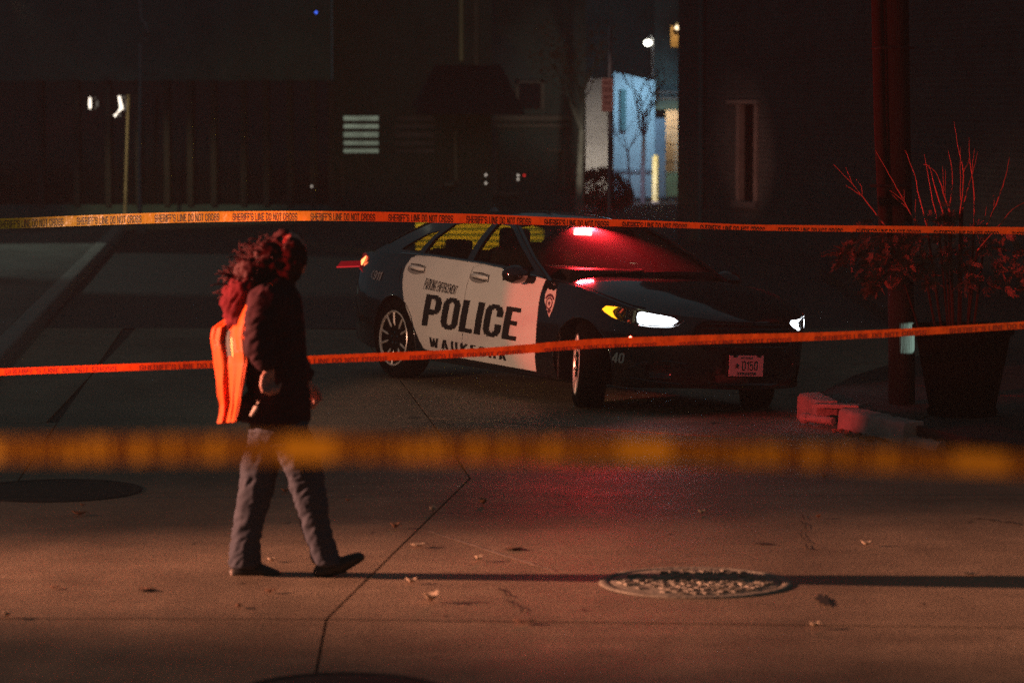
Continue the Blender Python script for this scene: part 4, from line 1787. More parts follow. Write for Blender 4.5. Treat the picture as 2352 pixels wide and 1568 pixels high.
# vest: cloth wrapped round the back from the far side to the near arm
LB = [(972, 499), (950, 503), (930, 504), (910, 500), (880, 496), (850, 494), (830, 490), (800, 486), (775, 484), (752, 489), (738, 508), (722, 533), (705, 548), (688, 560), (668, 577), (654, 600), (645, 622)]
RB = [(968, 541), (945, 546), (930, 549), (910, 553), (880, 558), (850, 563), (830, 567), (800, 564), (775, 562), (752, 564), (738, 567), (722, 569), (705, 573), (688, 579), (672, 594), (660, 608), (654, 628)]
# cross-section: far side, silhouette, two folds, near edge


def vest_fn(t, u):
    i = min(len(LB) - 2, int(t * (len(LB) - 1)))
    k = t * (len(LB) - 1) - i
    ly = LB[i][0] + (LB[i + 1][0] - LB[i][0]) * k
    lx = LB[i][1] + (LB[i + 1][1] - LB[i][1]) * k
    ry = RB[i][0] + (RB[i + 1][0] - RB[i][0]) * k
    rx = RB[i][1] + (RB[i + 1][1] - RB[i][1]) * k
    wide = sst(1.0, .72, t) if t > .7 else 1.0
    if u < .25:       # round to the far side
        s = u / .25
        x, y, dy = lx + (1 - s) * 26, ly, .13 * wide * (1 - s) ** .6 - .02
    else:
        s = (u - .25) / .75
        x, y = lx + (rx - lx) * s, ly + (ry - ly) * s
        pleat = (.055 * math.exp(-((s - .45) / .14) ** 2) + .022 * math.exp(-((s - .82 + .25 * t) / .10) ** 2) + .016 * math.exp(-((s - .12 - .1 * t) / .08) ** 2)) * (1 if t < .62 else .5)
        dy = -.02 - .20 * (s ** .8) * (.6 + .4 * wide) + pleat * (1.0 + .5 * math.sin(t * 13))
        if t > .8:
            dy -= .02
    return pp(x, y, dy)


bm = sheet(lambda a, b: vest_fn(a, b), 60, 36)
for v in bm.verts:
    v.co += Vector((.004 * noise.noise(v.co * 17), .007 * noise.noise(v.co * 13 + Vector((4, 0, 0))), 0))
vest = O("safety_vest", bm, M_VEST, person, smooth=180)
sm = vest.modifiers.new("s", 'SOLIDIFY')
sm.thickness = .006


def vest_patch(quad, m, name, off=.006):
    bm = poly2d(quad)
    mapped(bm, lambda t, u: vest_fn(t, u) + Vector((-.003, -off, 0)), .02, .04)
    return O(name, bm, m, vest)


vest_patch([(.40, .60), (.40, .68), (.545, .68), (.545, .60)], mat("vest_strap", (.03, .03, .03), .6), "centre_strap", .009)
vest_patch([(.40, .70), (.40, .735), (.50, .735), (.50, .70)], mat("vest_trim", (.55, .45, .05), .5), "yellow_trim", .008)
M_STRIP = mat('vest_strip', (.60, .085, .005), .6, spec=.15, var=.08, scale=20)
vest_patch([(0, .68), (0, .95), (.6, .95), (.995, .97), (.995, .72), (.62, .70)], M_STRIP, 'reflective_strip', .005)
vest_patch([(.0, .27), (.0, .46), (.40, .50), (.57, .46), (.60, .30)], M_STRIP, 'reflective_strip', .005)
M_VTX = mat("vest_print", (.42, .09, .015), .7)
for s, u0, u1, t0, t1 in (("PO", .33, .56, .43, .49), ("LI", .76, .95, .42, .49)):
    bm = text_bm(s, [(u0, t0), (u1, t0), (u1, t1), (u0, t1)], bold=.16)
    for v in bm.verts:
        v.co = Vector((v.co.y, v.co.x, 0))
    mapped(bm, lambda t, u: vest_fn(t, u) + Vector((-.003, -.0075, 0)), .02, .04)
    O("vest_lettering", bm, M_VTX, vest)

# ------------------------------------------------------------------ utility pole and planter on the right pavement
pb = gp(2062, 926, WZ)
pole = E("utility_pole", "wooden utility pole standing behind the winter planter on the pavement", "utility pole", (pb.x, pb.y, WZ))
M_WOOD = mat("pole_wood", (.008, .014, .013), .9, spec=.05, var=.4, scale=5, bump=.6, bscale=20, stretch=(6, 6, .4))
bm = B()
lean = -.055
tube(bm, [(0.03, 0, -.05), (0.02, 0, .6), (-.02, 0, 2.0), (lean, 0, 3.5), (lean * 1.4, 0, 7.5)], [.098, .096, .092, .09, .085], 18)
O("pole_shaft", bm, M_WOOD, pole, smooth=60)
bm = B()
tube(bm, [(-.10, -.06, 1.02), (-.155, -.05, 2.0), (-.20, -.03, 3.5), (-.21, -.02, 7.2)], .045, 10)
O("conduit", bm, mat("conduit_plastic", (.012, .011, .010), .8, spec=.05, var=.2, scale=8), pole, smooth=60)
bm = B()
for z in (1.6, 2.6, 3.6):
    tube(bm, [(-.22, -.05, z), (-.16, -.11, z), (-.02, -.11, z), (.08, -.06, z)], .012, 6)
O("conduit_clips", bm, M_PLAST, pole, kind="stuff")

PLY = 20.9
plc = at(2225, 935, PLY)
planter = E("planter", "tall dark planter of evergreen sprays and bare red twigs beside the utility pole", "planter", (plc.x, PLY + .3, 0.0))
base = planter.location.copy()
bm = B()
z0 = WZ + ramp_h(base.x, base.y)
for i, (r_, z) in enumerate([(.30, z0), (.31, z0 + .04), (.29, z0 + .05), (.40, .66), (.44, .69), (.44, .76), (.38, .76), (.37, .70)]):
    pass
lathe(bm, [(.24, z0 - .01), (.25, z0 + .03), (.235, z0 + .05), (.33, .68), (.36, .70), (.36, .76), (.33, .76), (.32, .71)], 36)
O("pot", bm, mat("pot_resin", (.002, .002, .002), .9, spec=.0, var=.3, scale=6), planter, smooth=35)
bm = B()
lathe(bm, [(.325, .70), (.25, .73), (.05, .76)], 24)
O("soil", bm, mat("soil", (.02, .014, .01), .95, var=.4, scale=30, bump=.6), planter)


def cc(cx_, cy_, dy=0.0):
    """a point given on the enlarged planter view"""
    return at((3150 + cx_ / 1.845) / 1.7415, (400 + cy_ / 1.845) / 1.7415, PLY + dy) - base


TW = [([(735, 945), (600, 770), (480, 620), (340, 475)], [[(555, 700), (545, 640), (505, 580)], [(480, 620), (455, 560), (430, 495)], [(540, 705), (480, 660), (430, 630)]], -.12),
      ([(950, 930), (860, 745), (750, 550), (650, 370)], [[(860, 745), (800, 700), (740, 655)], [(890, 800), (830, 750), (775, 700)], [(860, 745), (862, 700), (860, 660)]], .02),
      ([(1030, 935), (975, 720), (940, 560), (870, 370)], [[(1035, 935), (1036, 880), (1030, 835)]], .05),
      ([(1115, 920), (1060, 680), (1010, 400)], [[(945, 900), (942, 800), (950, 700)]], .1),
      ([(1155, 850), (1100, 680), (1050, 500), (1005, 475)], [[(1110, 700), (1075, 590), (1045, 480)]], .0),
      ([(1200, 830), (1150, 680), (1110, 560), (1060, 500)], [[(1150, 690), (1150, 600), (1145, 485)], [(1160, 720), (1166, 620), (1166, 515)]], -.05),
      ([(1185, 840), (1220, 620), (1210, 480), (1185, 370)], [], .08),
      ([(1275, 840), (1300, 560), (1265, 380), (1230, 160)], [[(1300, 530), (1330, 470), (1345, 420)], [(1278, 740), (1276, 560), (1275, 350)]], -.1),
      ([(1290, 800), (1325, 680), (1360, 560), (1405, 380)], [], .0),
      ([(1380, 930), (1375, 650), (1350, 450), (1340, 280)], [[(1360, 540), (1370, 450), (1383, 355)]], .06),
      ([(1470, 920), (1560, 720), (1610, 560), (1640, 420)], [[(1520, 810), (1525, 750), (1522, 700)], [(1450, 900), (1460, 850), (1470, 785)]], .0),
      ([(1400, 1110), (1550, 940), (1650, 820), (1745, 760), (1850, 720)], [], -.15)]
M_TWIG = mat("red_twig", (.26, .08, .045), .5, var=.25, scale=30)


def curve_pts(p, n=4):
    out = []
    for i in range(len(p) - 1):
        a, b, c, d = p[max(0, i - 1)], p[i], p[i + 1], p[min(len(p) - 1, i + 2)]
        for k in range(n):
            t = k / n
            out.append((a * (-t ** 3 + 2 * t * t - t) + b * (3 * t ** 3 - 5 * t * t + 2) + c * (-3 * t ** 3 + 4 * t * t + t) + d * (t ** 3 - t * t)) * .5
                       + Vector((rr.uniform(-1, 1), rr.uniform(-1, 1), 0)) * .0025)
    return out + [p[-1]]


rr = random.Random(77)
for main, subs, dy in TW:
    bm = B()
    n = len(main)
    P_ = curve_pts([cc(a, b, dy + .04 * i) for i, (a, b) in enumerate(main)])
    tube(bm, P_, [.0062 - .0046 * i / (len(P_) - 1) for i in range(len(P_))], 5)
    # carry the stem down into the soil
    f0 = cc(*main[0], dy)
    for sb_ in subs:
        P_ = curve_pts([cc(a, b, dy + .03 + .02 * i) for i, (a, b) in enumerate(sb_)])
        tube(bm, P_, [.0034 - .002 * i / (len(P_) - 1) for i in range(len(P_))], 4)
    tw = O("twig", bm, M_TWIG, planter, smooth=180)
    bm = B()
    tube(bm, [Vector((f0.x * .55, f0.y * .3, .74)), f0], [.009, .0085], 5)
    O("stem_base", bm, mat("stem_painted_shade", (.02, .012, .01), .9, spec=.05), tw)  # stem foot coloured dark, as if shaded deep in the foliage

bm = B()
rr = random.Random(3)


def spray(bm, c, d, L, n, wd):
    """a flat scale-leaved spray: a bent stem carrying small pointed leaflets"""
    d = d.normalized()
    sd = d.cross(Vector((rr.gauss(0, 1), rr.gauss(0, 1), rr.gauss(0, 1)))).normalized()
    for i in range(n):
        t = (i + rr.random()) / n
        droop = Vector((0, 0, -.25 * L * t * t))
        p = c + d * L * t + droop
        s = 1 if i % 2 else -1
        q = (d * .75 + sd * s * rr.uniform(.3, 1.1) + Vector((rr.gauss(0, .15), rr.gauss(0, .15), rr.gauss(0, .15)))).normalized()
        ln = wd * (1.15 - .6 * t) * rr.uniform(.6, 1.3)
        w_ = q.cross(d).cross(q).normalized() * ln * .16
        a, b, e, f = p, p + q * ln * .5 + w_, p + q * ln, p + q * ln * .5 - w_
        bm.faces.new([bm.verts.new(x) for x in (a, b, e, f)])


clumps = [((560, 1035), -.18, .17, 30), ((470, 1110), -.12, .14, 22), ((425, 1185), -.15, .07, 12), ((600, 1110), .0, .2, 30), ((700, 1230), -.25, .13, 34), ((650, 1330), -.30, .12, 34), ((720, 1150), .05, .2, 24), ((660, 1400), -.30, .06, 16),
          ((740, 1010), -.2, .09, 24), ((925, 1020), -.25, .12, 40), ((860, 1200), -.3, .10, 38), ((1035, 1195), -.2, .10, 28), ((940, 1270), -.1, .12, 26), ((1070, 1320), -.25, .06, 16),
          ((1250, 1150), -.05, .17, 34), ((1290, 1250), -.1, .12, 24), ((1330, 1330), -.28, .05, 14), ((1200, 900), .05, .14, 26), ((1500, 1080), .0, .16, 20), ((1430, 1330), .0, .1, 12), ((1580, 1240), -.05, .18, 26), ((1700, 1180), .0, .2, 22), ((1680, 1330), .0, .14, 14),
          ((850, 1080), .1, .2, 26), ((1100, 1050), .1, .2, 30), ((1350, 1040), .15, .2, 26), ((1800, 1080), .1, .2, 18)]
for (a, b), dy, rad, k in clumps:
    c0 = cc(a, b, dy)
    out = Vector((c0.x * .9, min(-.15, c0.y), .05)).normalized()
    for i in range(int(k * 1.2)):
        o_ = Vector((rr.gauss(0, .42), rr.gauss(0, .42), rr.gauss(0, .42))) * rad * .85
        d = (out + Vector((rr.gauss(0, .6), rr.gauss(0, .6), rr.gauss(-.15, .5))))
        spray(bm, c0 + o_, d, rr.uniform(.06, .12), 26, .030)
O("foliage", bm, mat("evergreen", (.085, .06, .04), .6, var=.5, scale=7), planter)

# ------------------------------------------------------------------ dropped leaves
leafm = [mat("dry_leaf_pale", (.55, .42, .30), .7, var=.25, scale=60), mat("dry_leaf_brown", (.28, .14, .08), .7, var=.3, scale=60), mat("dry_leaf_rust", (.42, .15, .06), .7, var=.3, scale=60)]


def leaf(px, py, L, label, k=0, curl=.5, rot=0.0):
    c = gp(px, py)
    bm = B()
    ns = 7
    prof = [0, .55, .9, 1.0, .85, .5, .05]
    rows = []
    r2 = random.Random(px * 7 + py)
    for i in range(ns):
        t = i / (ns - 1)
        x = (t - .5) * L
        w_ = L * .32 * prof[i]
        up = curl * L * .55 * (abs(t - .5) * 2) ** 2
        z = .006 + up
        rows.append([bm.verts.new((x, -w_, z + curl * w_ * .9 + r2.uniform(0, .004))), bm.verts.new((x, 0, z)), bm.verts.new((x, w_, z + curl * w_ * 1.1 + r2.uniform(0, .004)))])
    for i in range(ns - 1):
        for j in range(2):
            bm.faces.new((rows[i][j], rows[i + 1][j], rows[i + 1][j + 1], rows[i][j + 1]))
    tube(bm, [(L * .5, 0, .006 + curl * L * .5), (L * .68, .01, .01)], .0015, 4)
    o = O("fallen_leaf", bm, leafm[k], None, smooth=180)
    o.location = (c.x, c.y, gz(c.x, c.y))
    o.rotation_euler = (0, 0, rot)
    sm_ = o.modifiers.new("s", 'SOLIDIFY')
    sm_.thickness = .002
    tag(o, label, "leaf", "fallen leaves scattered on the road")


leaf(990, 1383, .10, "largest pale crumpled leaf in front of the long leg shadow", 0, .9, .8)
leaf(960, 1257, .09, "pale flat leaf on the road between the raised shoe and the manhole", 0, .35, .2)
leaf(1100, 1289, .06, "small pale leaf trailing a shadow at the end of the pale scratch", 0, .8, 1.1)
leaf(994, 1178, .07, "pale leaf standing on the diagonal saw cut", 0, 1.0, 1.4)
leaf(1110, 1160, .07, "thin curled leaf right of the diagonal saw cut", 2, .9, 2.0)
leaf(908, 1214, .06, "small brown leaf with a long shadow beside the person's front shin", 1, .9, .4)
leaf(945, 1340, .06, "small pale leaf just below the long leg shadow", 0, .7, .2)
leaf(182, 1184, .09, "rust leaf under the dark manhole at the left", 2, .4, -.2)
leaf(16, 1419, .06, "pale leaf on the long saw cut at the left edge", 0, .9, 1.2)
leaf(1872, 1442, .06, "pale leaf on the long saw cut right of the lit manhole", 0, .7, .5)
leaf(1200, 1432, .09, "flat brown leaf on the long saw cut left of the lit manhole", 1, .2, .0)
leaf(1612, 1181, .05, "small pale leaf on open road behind the lit manhole", 0, .8, .3)
leaf(1880, 1191, .04, "tiny rust leaf on open road in front of the kerb", 2, .8, .9)
leaf(1990, 1254, .06, "pale leaf with a dark shadow right of and beyond the lit manhole", 0, .7, .1)
leaf(2232, 1322, .07, "pale flat leaf near the right edge beyond the long shadow", 0, .25, .2)
leaf(1893, 1098, .04, "tiny brown leaf below the blurred tape on the right", 1, .8, .3)
leaf(655, 1131, .05, "rust leaf seen between the walking person's legs", 2, .7, .3)
leaf(624, 1290, .05, "pale leaf just above the toe of the standing shoe", 0, .6, .3)
leaf(790, 1322, .05, "pale leaf under the raised shoe", 0, .6, 1.3)
leaf(620, 1362, .06, "brown leaf below the standing shoe", 1, .4, .5)
leaf(548, 1396, .05, "brown leaf near the long saw cut left of the person", 1, .4, 1.5)
leaf(1180, 1263, .07, "dark leaf on the road right of the pale scratch", 1, .15, .1)
leaf(335, 1356, .07, "dark flat leaf on the road left of the person", 1, .1, .1)
leaf(125, 1352, .05, "dark leaf near the left edge above the saw cut", 1, .1, .4)
leaf(800, 1152, .035, "tiny rust leaf right of the person's bent knee", 2, .6, .4)
leaf(190, 1163, .03, "tiny rust leaf close under the dark manhole", 2, .6, .2)
# grit beside the kerb
bm = B()
rr = random.Random(21)
for i in range(90):
    t = rr.random()
    p = Vector((*kB0, 0)).lerp(Vector((*kB1, 0)), t * .75) + Vector((rr.uniform(-.12, .1), -rr.uniform(.0, .14), 0))
    box(bm, (p.x, p.y, .006), (rr.uniform(.008, .04), rr.uniform(.006, .02), rr.uniform(.006, .02)), rotz=rr.uniform(0, 3))
O("leaf_litter", bm, leafm[1], None, kind="stuff")

# ------------------------------------------------------------------ buildings across the side street
M_DARKW = mat("dark_render", (.11, .19, .18), .85, var=.3, scale=1.2, bump=.2)
M_MULL = mat("mullion_metal", (.05, .05, .05), .5, metal=.3, var=.2, scale=2)
M_WGLASS = mat("dark_window_glass", (.012, .013, .014), .06, spec=.6)
M_TRIM = mat("pale_trim", (.34, .27, .23), .7, var=.25, scale=3)
M_BRICK = brick_mat("dark_brick", (.12, .125, .115), (.085, .09, .085), (.29, .30, .29))
M_SIDING = mat("house_siding", (.12, .175, .165), .8, var=.25, scale=2)
M_ROOF = mat("shingle_roof", (.03, .028, .027), .9, var=.4, scale=9, bump=.4)


def wall_box(name, m, parent, x0, x1, y, z0, z1, dep=.3, base=None):
    bm = B()
    b0 = base or parent.location
    box(bm, Vector(((x0 + x1) / 2, y + dep / 2, (z0 + z1) / 2)) - b0, (abs(x1 - x0), dep, z1 - z0))
    return O(name, bm, m, parent)


def X(px, Y):
    return (px - 1176) / F * Y


def Z(py, Y):
    return at(1176, py, Y).z


# left: long dark facade with tall window bays
Y = 58.0
lb = E("office_building", "long dark building with tall window bays beyond the left pavement", "building", (X(400, Y), Y, 0))
wall_box("wall", M_DARKW, lb, X(-700, Y), X(762, Y), Y, -.1, Z(470, Y))
wall_box("wall", M_DARKW, lb, X(-700, Y), X(762, Y), Y, Z(186, Y), 13.5)
edges = [-700, -520, -340, -170, -20, 95, 178, 250, 320, 385, 438, 492, 560, 612, 666, 720, 762]
for i in range(len(edges) - 1):
    wall_box("window_pane", M_WGLASS, lb, X(edges[i], Y) + .05, X(edges[i + 1], Y) - .05, Y + .12, Z(470, Y), Z(186, Y), .05)
for e in edges:
    wall_box("mullion", M_MULL, lb, X(e, Y) - .055, X(e, Y) + .055, Y - .06, Z(470, Y) - .02, Z(186, Y) + .02, .2)
wall_box("coping", M_MULL, lb, X(-700, Y), X(762, Y), Y - .08, 13.5, 13.7, .45)

# street light reflections in the dark windows, added as glowing slits
M_SLIT = glow("slit_glint_glow", (1.0, .86, .70), 2.2)
M_DIM = glow("dim_glint_glow", (.8, .72, .62), .12)


def glint(px, py, Yw, w, h, m, label, name="wall_lamp_or_glint", group=None, curve=0.0):
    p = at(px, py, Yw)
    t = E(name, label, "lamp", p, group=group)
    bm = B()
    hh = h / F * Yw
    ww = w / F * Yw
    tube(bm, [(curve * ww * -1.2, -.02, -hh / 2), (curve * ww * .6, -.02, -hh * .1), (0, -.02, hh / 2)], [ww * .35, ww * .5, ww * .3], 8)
    O("lamp_or_glint_glass", bm, m, t, smooth=60)
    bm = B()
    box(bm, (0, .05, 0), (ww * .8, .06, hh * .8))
    O("glint_backing", bm, M_PLAST, t)
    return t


glint(207, 237, 57.8, 7, 26, M_SLIT, "short bright slit painted as a street light reflection in the window bay left of the pale post", group="painted light reflections on the dark building")
glint(274, 244, 57.8, 9, 46, M_SLIT, "tall bent bright slit painted as a street light reflection just left of the pale post's top", group="painted light reflections on the dark building", curve=1)
glint(224, 238, 57.8, 5, 14, M_DIM, "faint painted reflection right of the short bright slit", group="painted light reflections on the dark building")
glint(287, 250, 57.8, 5, 9, M_DIM, "faint painted reflection between the tall bright slit and the pale post", group="painted light reflections on the dark building")

# poles at the left
lamp("post_wash", 'SPOT', (-8.6, 51.5, 4.2), (X(290, 55.9), 55.9, 1.2), (1, .78, .42), 300, 34, .8, .05)  # spot added to brighten the pale post
g = gp(286, 523)
post = E("sign_post", "thin pale post lit yellow at the left beside the taller lamp post", "post", (g.x, g.y, 0))
bm = B()
top = at(295, 218, g.y) - post.location
tube(bm, [(0, 0, -.1), top * .5, top], [.033, .030, .030], 8)
O("shaft", bm, mat("pale_post", (.55, .45, .27), .6, var=.3, scale=3), post, smooth=60)
g = gp(322, 535)
lp = E("lamp_post", "tall grey lamp post with a bent bracket behind the tape at the left", "lamp post", (g.x, g.y, 0))
bm = B()
tube(bm, [(0, 0, .1), (0, 0, 1.2), (at(322, 250, g.y) - lp.location), (at(323, 100, g.y) - lp.location), (at(334, 88, g.y) - lp.location), (at(338, 75, g.y) - lp.location), (at(334, 55, g.y) - lp.location),
          (at(322, 45, g.y) - lp.location), (at(320, -40, g.y) - lp.location), (at(320, -300, g.y) - lp.location)], .032, 8)
O("shaft", bm, M_STEEL, lp, smooth=60)
bm = B()
box(bm, (.02, 0, .06), (.16, .16, .16), bev=.01)
O("footing", bm, M_KERB, lp)

# middle: brick house with a lit blind
Y = 61.0
mb = E("brick_house", "dark house with one window lit behind blinds, left of the police car's roof", "building", (X(950, Y), Y, 0))
wl = [(765, 784), (876, 903), (1003, 1130)]
wz0, wz1 = Z(357, Y), Z(261, Y)
wall_box("wall", M_SIDING, mb, X(765, Y), X(1130, Y), Y, -.1, wz0)
for a, b in wl:
    wall_box("wall", M_SIDING, mb, X(a, Y), X(b, Y), Y, wz0, wz1)
wall_box("wall", M_SIDING, mb, X(765, Y), X(1130, Y), Y, wz1, 11.5)


def window(parent, px0, px1, py0, py1, Yw, pane_m, bars=0, vbars=0, frame_m=None, slats=None):
    fm = frame_m or M_DARKW
    f = bpy.data.objects.new("window", None)
    link(f, parent)
    x0, x1, z0, z1 = X(px0, Yw), X(px1, Yw), Z(py1, Yw), Z(py0, Yw)
    b0 = parent.location
    bm = B()
    box(bm, Vector(((x0 + x1) / 2, Yw + .14, (z0 + z1) / 2)) - b0, (x1 - x0, .03, z1 - z0))
    O("pane", bm, pane_m, f)
    bm = B()
    t = .05
    box(bm, Vector((x0 + t / 2, Yw + .06, (z0 + z1) / 2)) - b0, (t, .1, z1 - z0))
    box(bm, Vector((x1 - t / 2, Yw + .06, (z0 + z1) / 2)) - b0, (t, .1, z1 - z0))
    box(bm, Vector(((x0 + x1) / 2, Yw + .06, z0 + t / 2)) - b0, (x1 - x0 - 2 * t, .1, t))
    box(bm, Vector(((x0 + x1) / 2, Yw + .06, z1 - t / 2)) - b0, (x1 - x0 - 2 * t, .1, t))
    O("frame", bm, fm, f)
    for i in range(bars):
        zz = z0 + (z1 - z0) * (i + 1) / (bars + 1)
        bm = B()
        box(bm, Vector(((x0 + x1) / 2, Yw + .09, zz - .01 * (i % 2))) - b0, (x1 - x0 - 2 * t, .04, .075))
        O("bar", bm, fm, f)
    if slats:
        n = 26
        bm = B()
        for i in range(n):
            xx = x0 + t + (x1 - x0 - 2 * t) * (i + .5) / n
            box(bm, Vector((xx, Yw + .115, (z0 + z1) / 2)) - b0, ((x1 - x0) / n * .35, .012, z1 - z0 - 2 * t))
        O("blind_slats", bm, slats, f)
    return f


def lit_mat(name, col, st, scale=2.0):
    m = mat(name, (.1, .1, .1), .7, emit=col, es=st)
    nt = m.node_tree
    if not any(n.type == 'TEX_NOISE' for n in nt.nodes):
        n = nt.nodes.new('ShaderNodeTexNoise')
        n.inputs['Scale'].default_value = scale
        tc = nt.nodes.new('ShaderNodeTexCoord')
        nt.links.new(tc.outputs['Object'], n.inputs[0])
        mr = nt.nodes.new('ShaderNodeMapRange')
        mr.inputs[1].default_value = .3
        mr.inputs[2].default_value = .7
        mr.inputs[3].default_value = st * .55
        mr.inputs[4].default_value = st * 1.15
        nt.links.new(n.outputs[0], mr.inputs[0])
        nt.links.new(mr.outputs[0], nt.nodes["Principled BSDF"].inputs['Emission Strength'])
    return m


M_LITW = lit_mat("lit_blind", (.66, .78, .58), .36)
M_LITD = lit_mat("dim_blind", (.5, .40, .33), .012)
window(mb, 784, 876, 261, 357, Y, M_LITW, bars=4, slats=mat("blind_slat", (.3, .33, .28), .8))
window(mb, 903, 1003, 261, 362 - 5, Y, M_LITD, bars=4)
# upper sash edges; the first has its light painted in as a faint glow
bm = B()
box(bm, Vector((X(1060, Y), Y - .03, (Z(140, Y) + Z(-60, Y)) / 2)) - mb.location, (.07, .05, Z(-60, Y) - Z(140, Y)))
O("upper_window_trim", bm, lit_mat("sash_painted_glow", (.6, .5, .22), .035, .8), mb)
bm = B()
box(bm, Vector((X(1094, Y), Y - .03, (Z(150, Y) + Z(-60, Y)) / 2)) - mb.location, (.09, .05, Z(-60, Y) - Z(150, Y)))
O("upper_window_trim", bm, M_TRIM, mb)
bm = B()
pts = [Vector((X(1046, Y), Y - .08, Z(300, Y))), Vector((X(1047, Y), Y - .08, Z(418, Y))), Vector((X(1040, Y), Y - .12, Z(423, Y))), Vector((X(1022, Y), Y - .16, Z(425, Y)))]
tube(bm, [p - mb.location for p in pts], [.03, .045, .05, .05], 8)
O("downspout", bm, mat("pale_downspout", (.50, .43, .36), .5, var=.3, scale=2), mb, smooth=60)
bm = B()
box(bm, Vector((X(787, Y), Y - .05, (Z(455, Y) + Z(375, Y)) / 2)) - mb.location, (.06, .06, Z(375, Y) - Z(455, Y)))
O("corner_trim", bm, M_TRIM, mb)
# porch roof, dark wedge in front of the wall
bm = B()
prism(bm, [Vector((X(960, Y), Y - 1.6, Z(262, Y))) - mb.location, Vector((X(1205, Y), Y - 1.6, Z(262, Y))) - mb.location, Vector((X(1150, Y), Y, Z(150, Y))) - mb.location, Vector((X(1000, Y), Y, Z(150, Y))) - mb.location], (0, .15, .02))
O("porch_roof", bm, M_ROOF, mb)

# house with the porch doorway
Y = 66.0
pb_ = E("porch_house", "dark house with a trimmed porch doorway behind the police car's roof", "building", (X(1225, Y), Y, 0))
wall_box("wall", M_SIDING, pb_, X(1128, Y), X(1345, Y), Y, -.1, 10.5)
for a, b, c, d in ((1128, 1310, 266, 276), (1128, 1310, 285, 291), (1186, 1250, 186, 191), (1242, 1250, 186, 250), (1186, 1191, 186, 250), (1130, 1192, 441, 449), (1131, 1143, 346, 449), (1256, 1300, 342, 346), (1292, 1297, 342, 430)):
    bm = B()
    box(bm, Vector(((X(a, Y) + X(b, Y)) / 2, Y - .05, (Z(c, Y) + Z(d, Y)) / 2)) - pb_.location, (X(b, Y) - X(a, Y), .08 + (a % 7) * .004, Z(c, Y) - Z(d, Y)))
    O("door_trim", bm, M_TRIM, pb_)
wall_box("upper_window", M_WGLASS, pb_, X(1192, Y), X(1241, Y), Y - .02, Z(250, Y), Z(191, Y), .02)
wall_box("door", M_DARKW, pb_, X(1145, Y), X(1190, Y), Y - .03, Z(440, Y), Z(300, Y), .03)
bm = B()
tube(bm, [Vector((X(1318, Y), Y - .1, Z(465, Y))) - pb_.location, Vector((X(1320, Y), Y - .1, Z(385, Y))) - pb_.location], .05, 8)
O("porch_post", bm, mat("porch_post_paint", (.42, .26, .24), .6), pb_)
wall_box("roof", M_ROOF, pb_, X(1120, Y), X(1350, Y), Y - .4, 10.5, 10.9, 4)

M_DOT = glow("pale_dot", (1, .86, .72), .75)
M_DOTR = glow("red_dot", (1, .03, .03), .9)
for px_, py_, r_, m_, lab in ((1116, 402, 4, M_DOT, "pale round lamp beside the porch doorway, upper of the two on its left"), (1116, 421, 4, M_DOT, "pale round lamp beside the porch doorway, lower of the two on its left"),
                              (1190, 403, 4, M_DOT, "pinkish round lamp on the right of the porch doorway, upper of two"), (1190, 412, 4, M_DOT, "pinkish round lamp on the right of the porch doorway, lower of two"),
                              (1204, 403, 4, M_DOTR, "small red lamp right of the porch doorway"), (716, 428, 3.5, M_DOT, "lone pale lamp low on the dark building left of the lit blind"),
                              (726, 29, 4.5, glow("blue_dot", (.06, .16, 1), 2.2), "small blue lamp high on the dark building")):
    p = at(px_, py_, 57.0)
    t = E("round_lamp", lab, "lamp", p, group="small round lamps on the far buildings")
    bm = B()
    lathe(bm, [(r_ / F * 57 * .5, -.01), (r_ / F * 57 * .62, 0), (r_ / F * 57 * .4, .02)], 12, 'Y')
    O("lamp_or_glint_glass", bm, m_, t)
    bm = B()
    lathe(bm, [(r_ / F * 57 * .7, .021), (r_ / F * 57 * .7, .06)], 12, 'Y')
    O("lamp_base", bm, M_PLAST, t)

# pale wall, blue lit wall and the low warm building in the gap
Y = 74.0
bw = E("blue_lit_building", "tall plain wall washed by blue light in the gap between the houses", "building", (X(1455, Y), Y, 0))
bm = B()
prism(bm, [Vector((X(1409, Y), Y, -.1)) - bw.location, Vector((X(1503, Y), Y, -.1)) - bw.location, Vector((X(1503, Y), Y, Z(186, Y))) - bw.location, Vector((X(1409, Y), Y, Z(166, Y))) - bw.location], (0, .4, 0))
O("wall", bm, mat("white_wall_paint", (.62, .62, .62), .8, var=.12, scale=.8, bump=.2), bw)
wall_box("lower_wall", mat("lower_wall_paint", (.32, .31, .34), .8, var=.3, scale=1.2), bw, X(1503, Y), X(1529, Y), Y + .2, -.1, Z(272, Y))
wall_box("downpipe", M_DARKW, bw, X(1424, Y), X(1437, Y), Y - .12, Z(300, Y), Z(206, Y), .1)
wall_box("string_course", mat("string_course", (.35, .35, .36), .8), bw, X(1409, Y), X(1503, Y), Y - .06, Z(395, Y), Z(388, Y), .05)
lamp("blue_wall_wash", 'SPOT', (X(1488, Y), Y - 2.2, Z(176, Y)), (X(1466, Y), Y, Z(290, Y)), (.30, .62, .88), 260, 95, 1.0, .1)
lamp("violet_wall_wash", 'SPOT', (X(1440, Y), Y - 5.5, .5), (X(1460, Y), Y, .9), (.55, .56, .80), 110, 130, 1.0, .1)
Y = 76.0
pw = E("pale_building", "grey rendered wall lit from below beside the no parking sign", "building", (X(1368, Y), Y, 0))
wall_box("wall", mat("grey_render", (.42, .39, .36), .85, var=.3, scale=1.0, bump=.2), pw, X(1330, Y), X(1404, Y), Y, -.1, Z(180, Y))
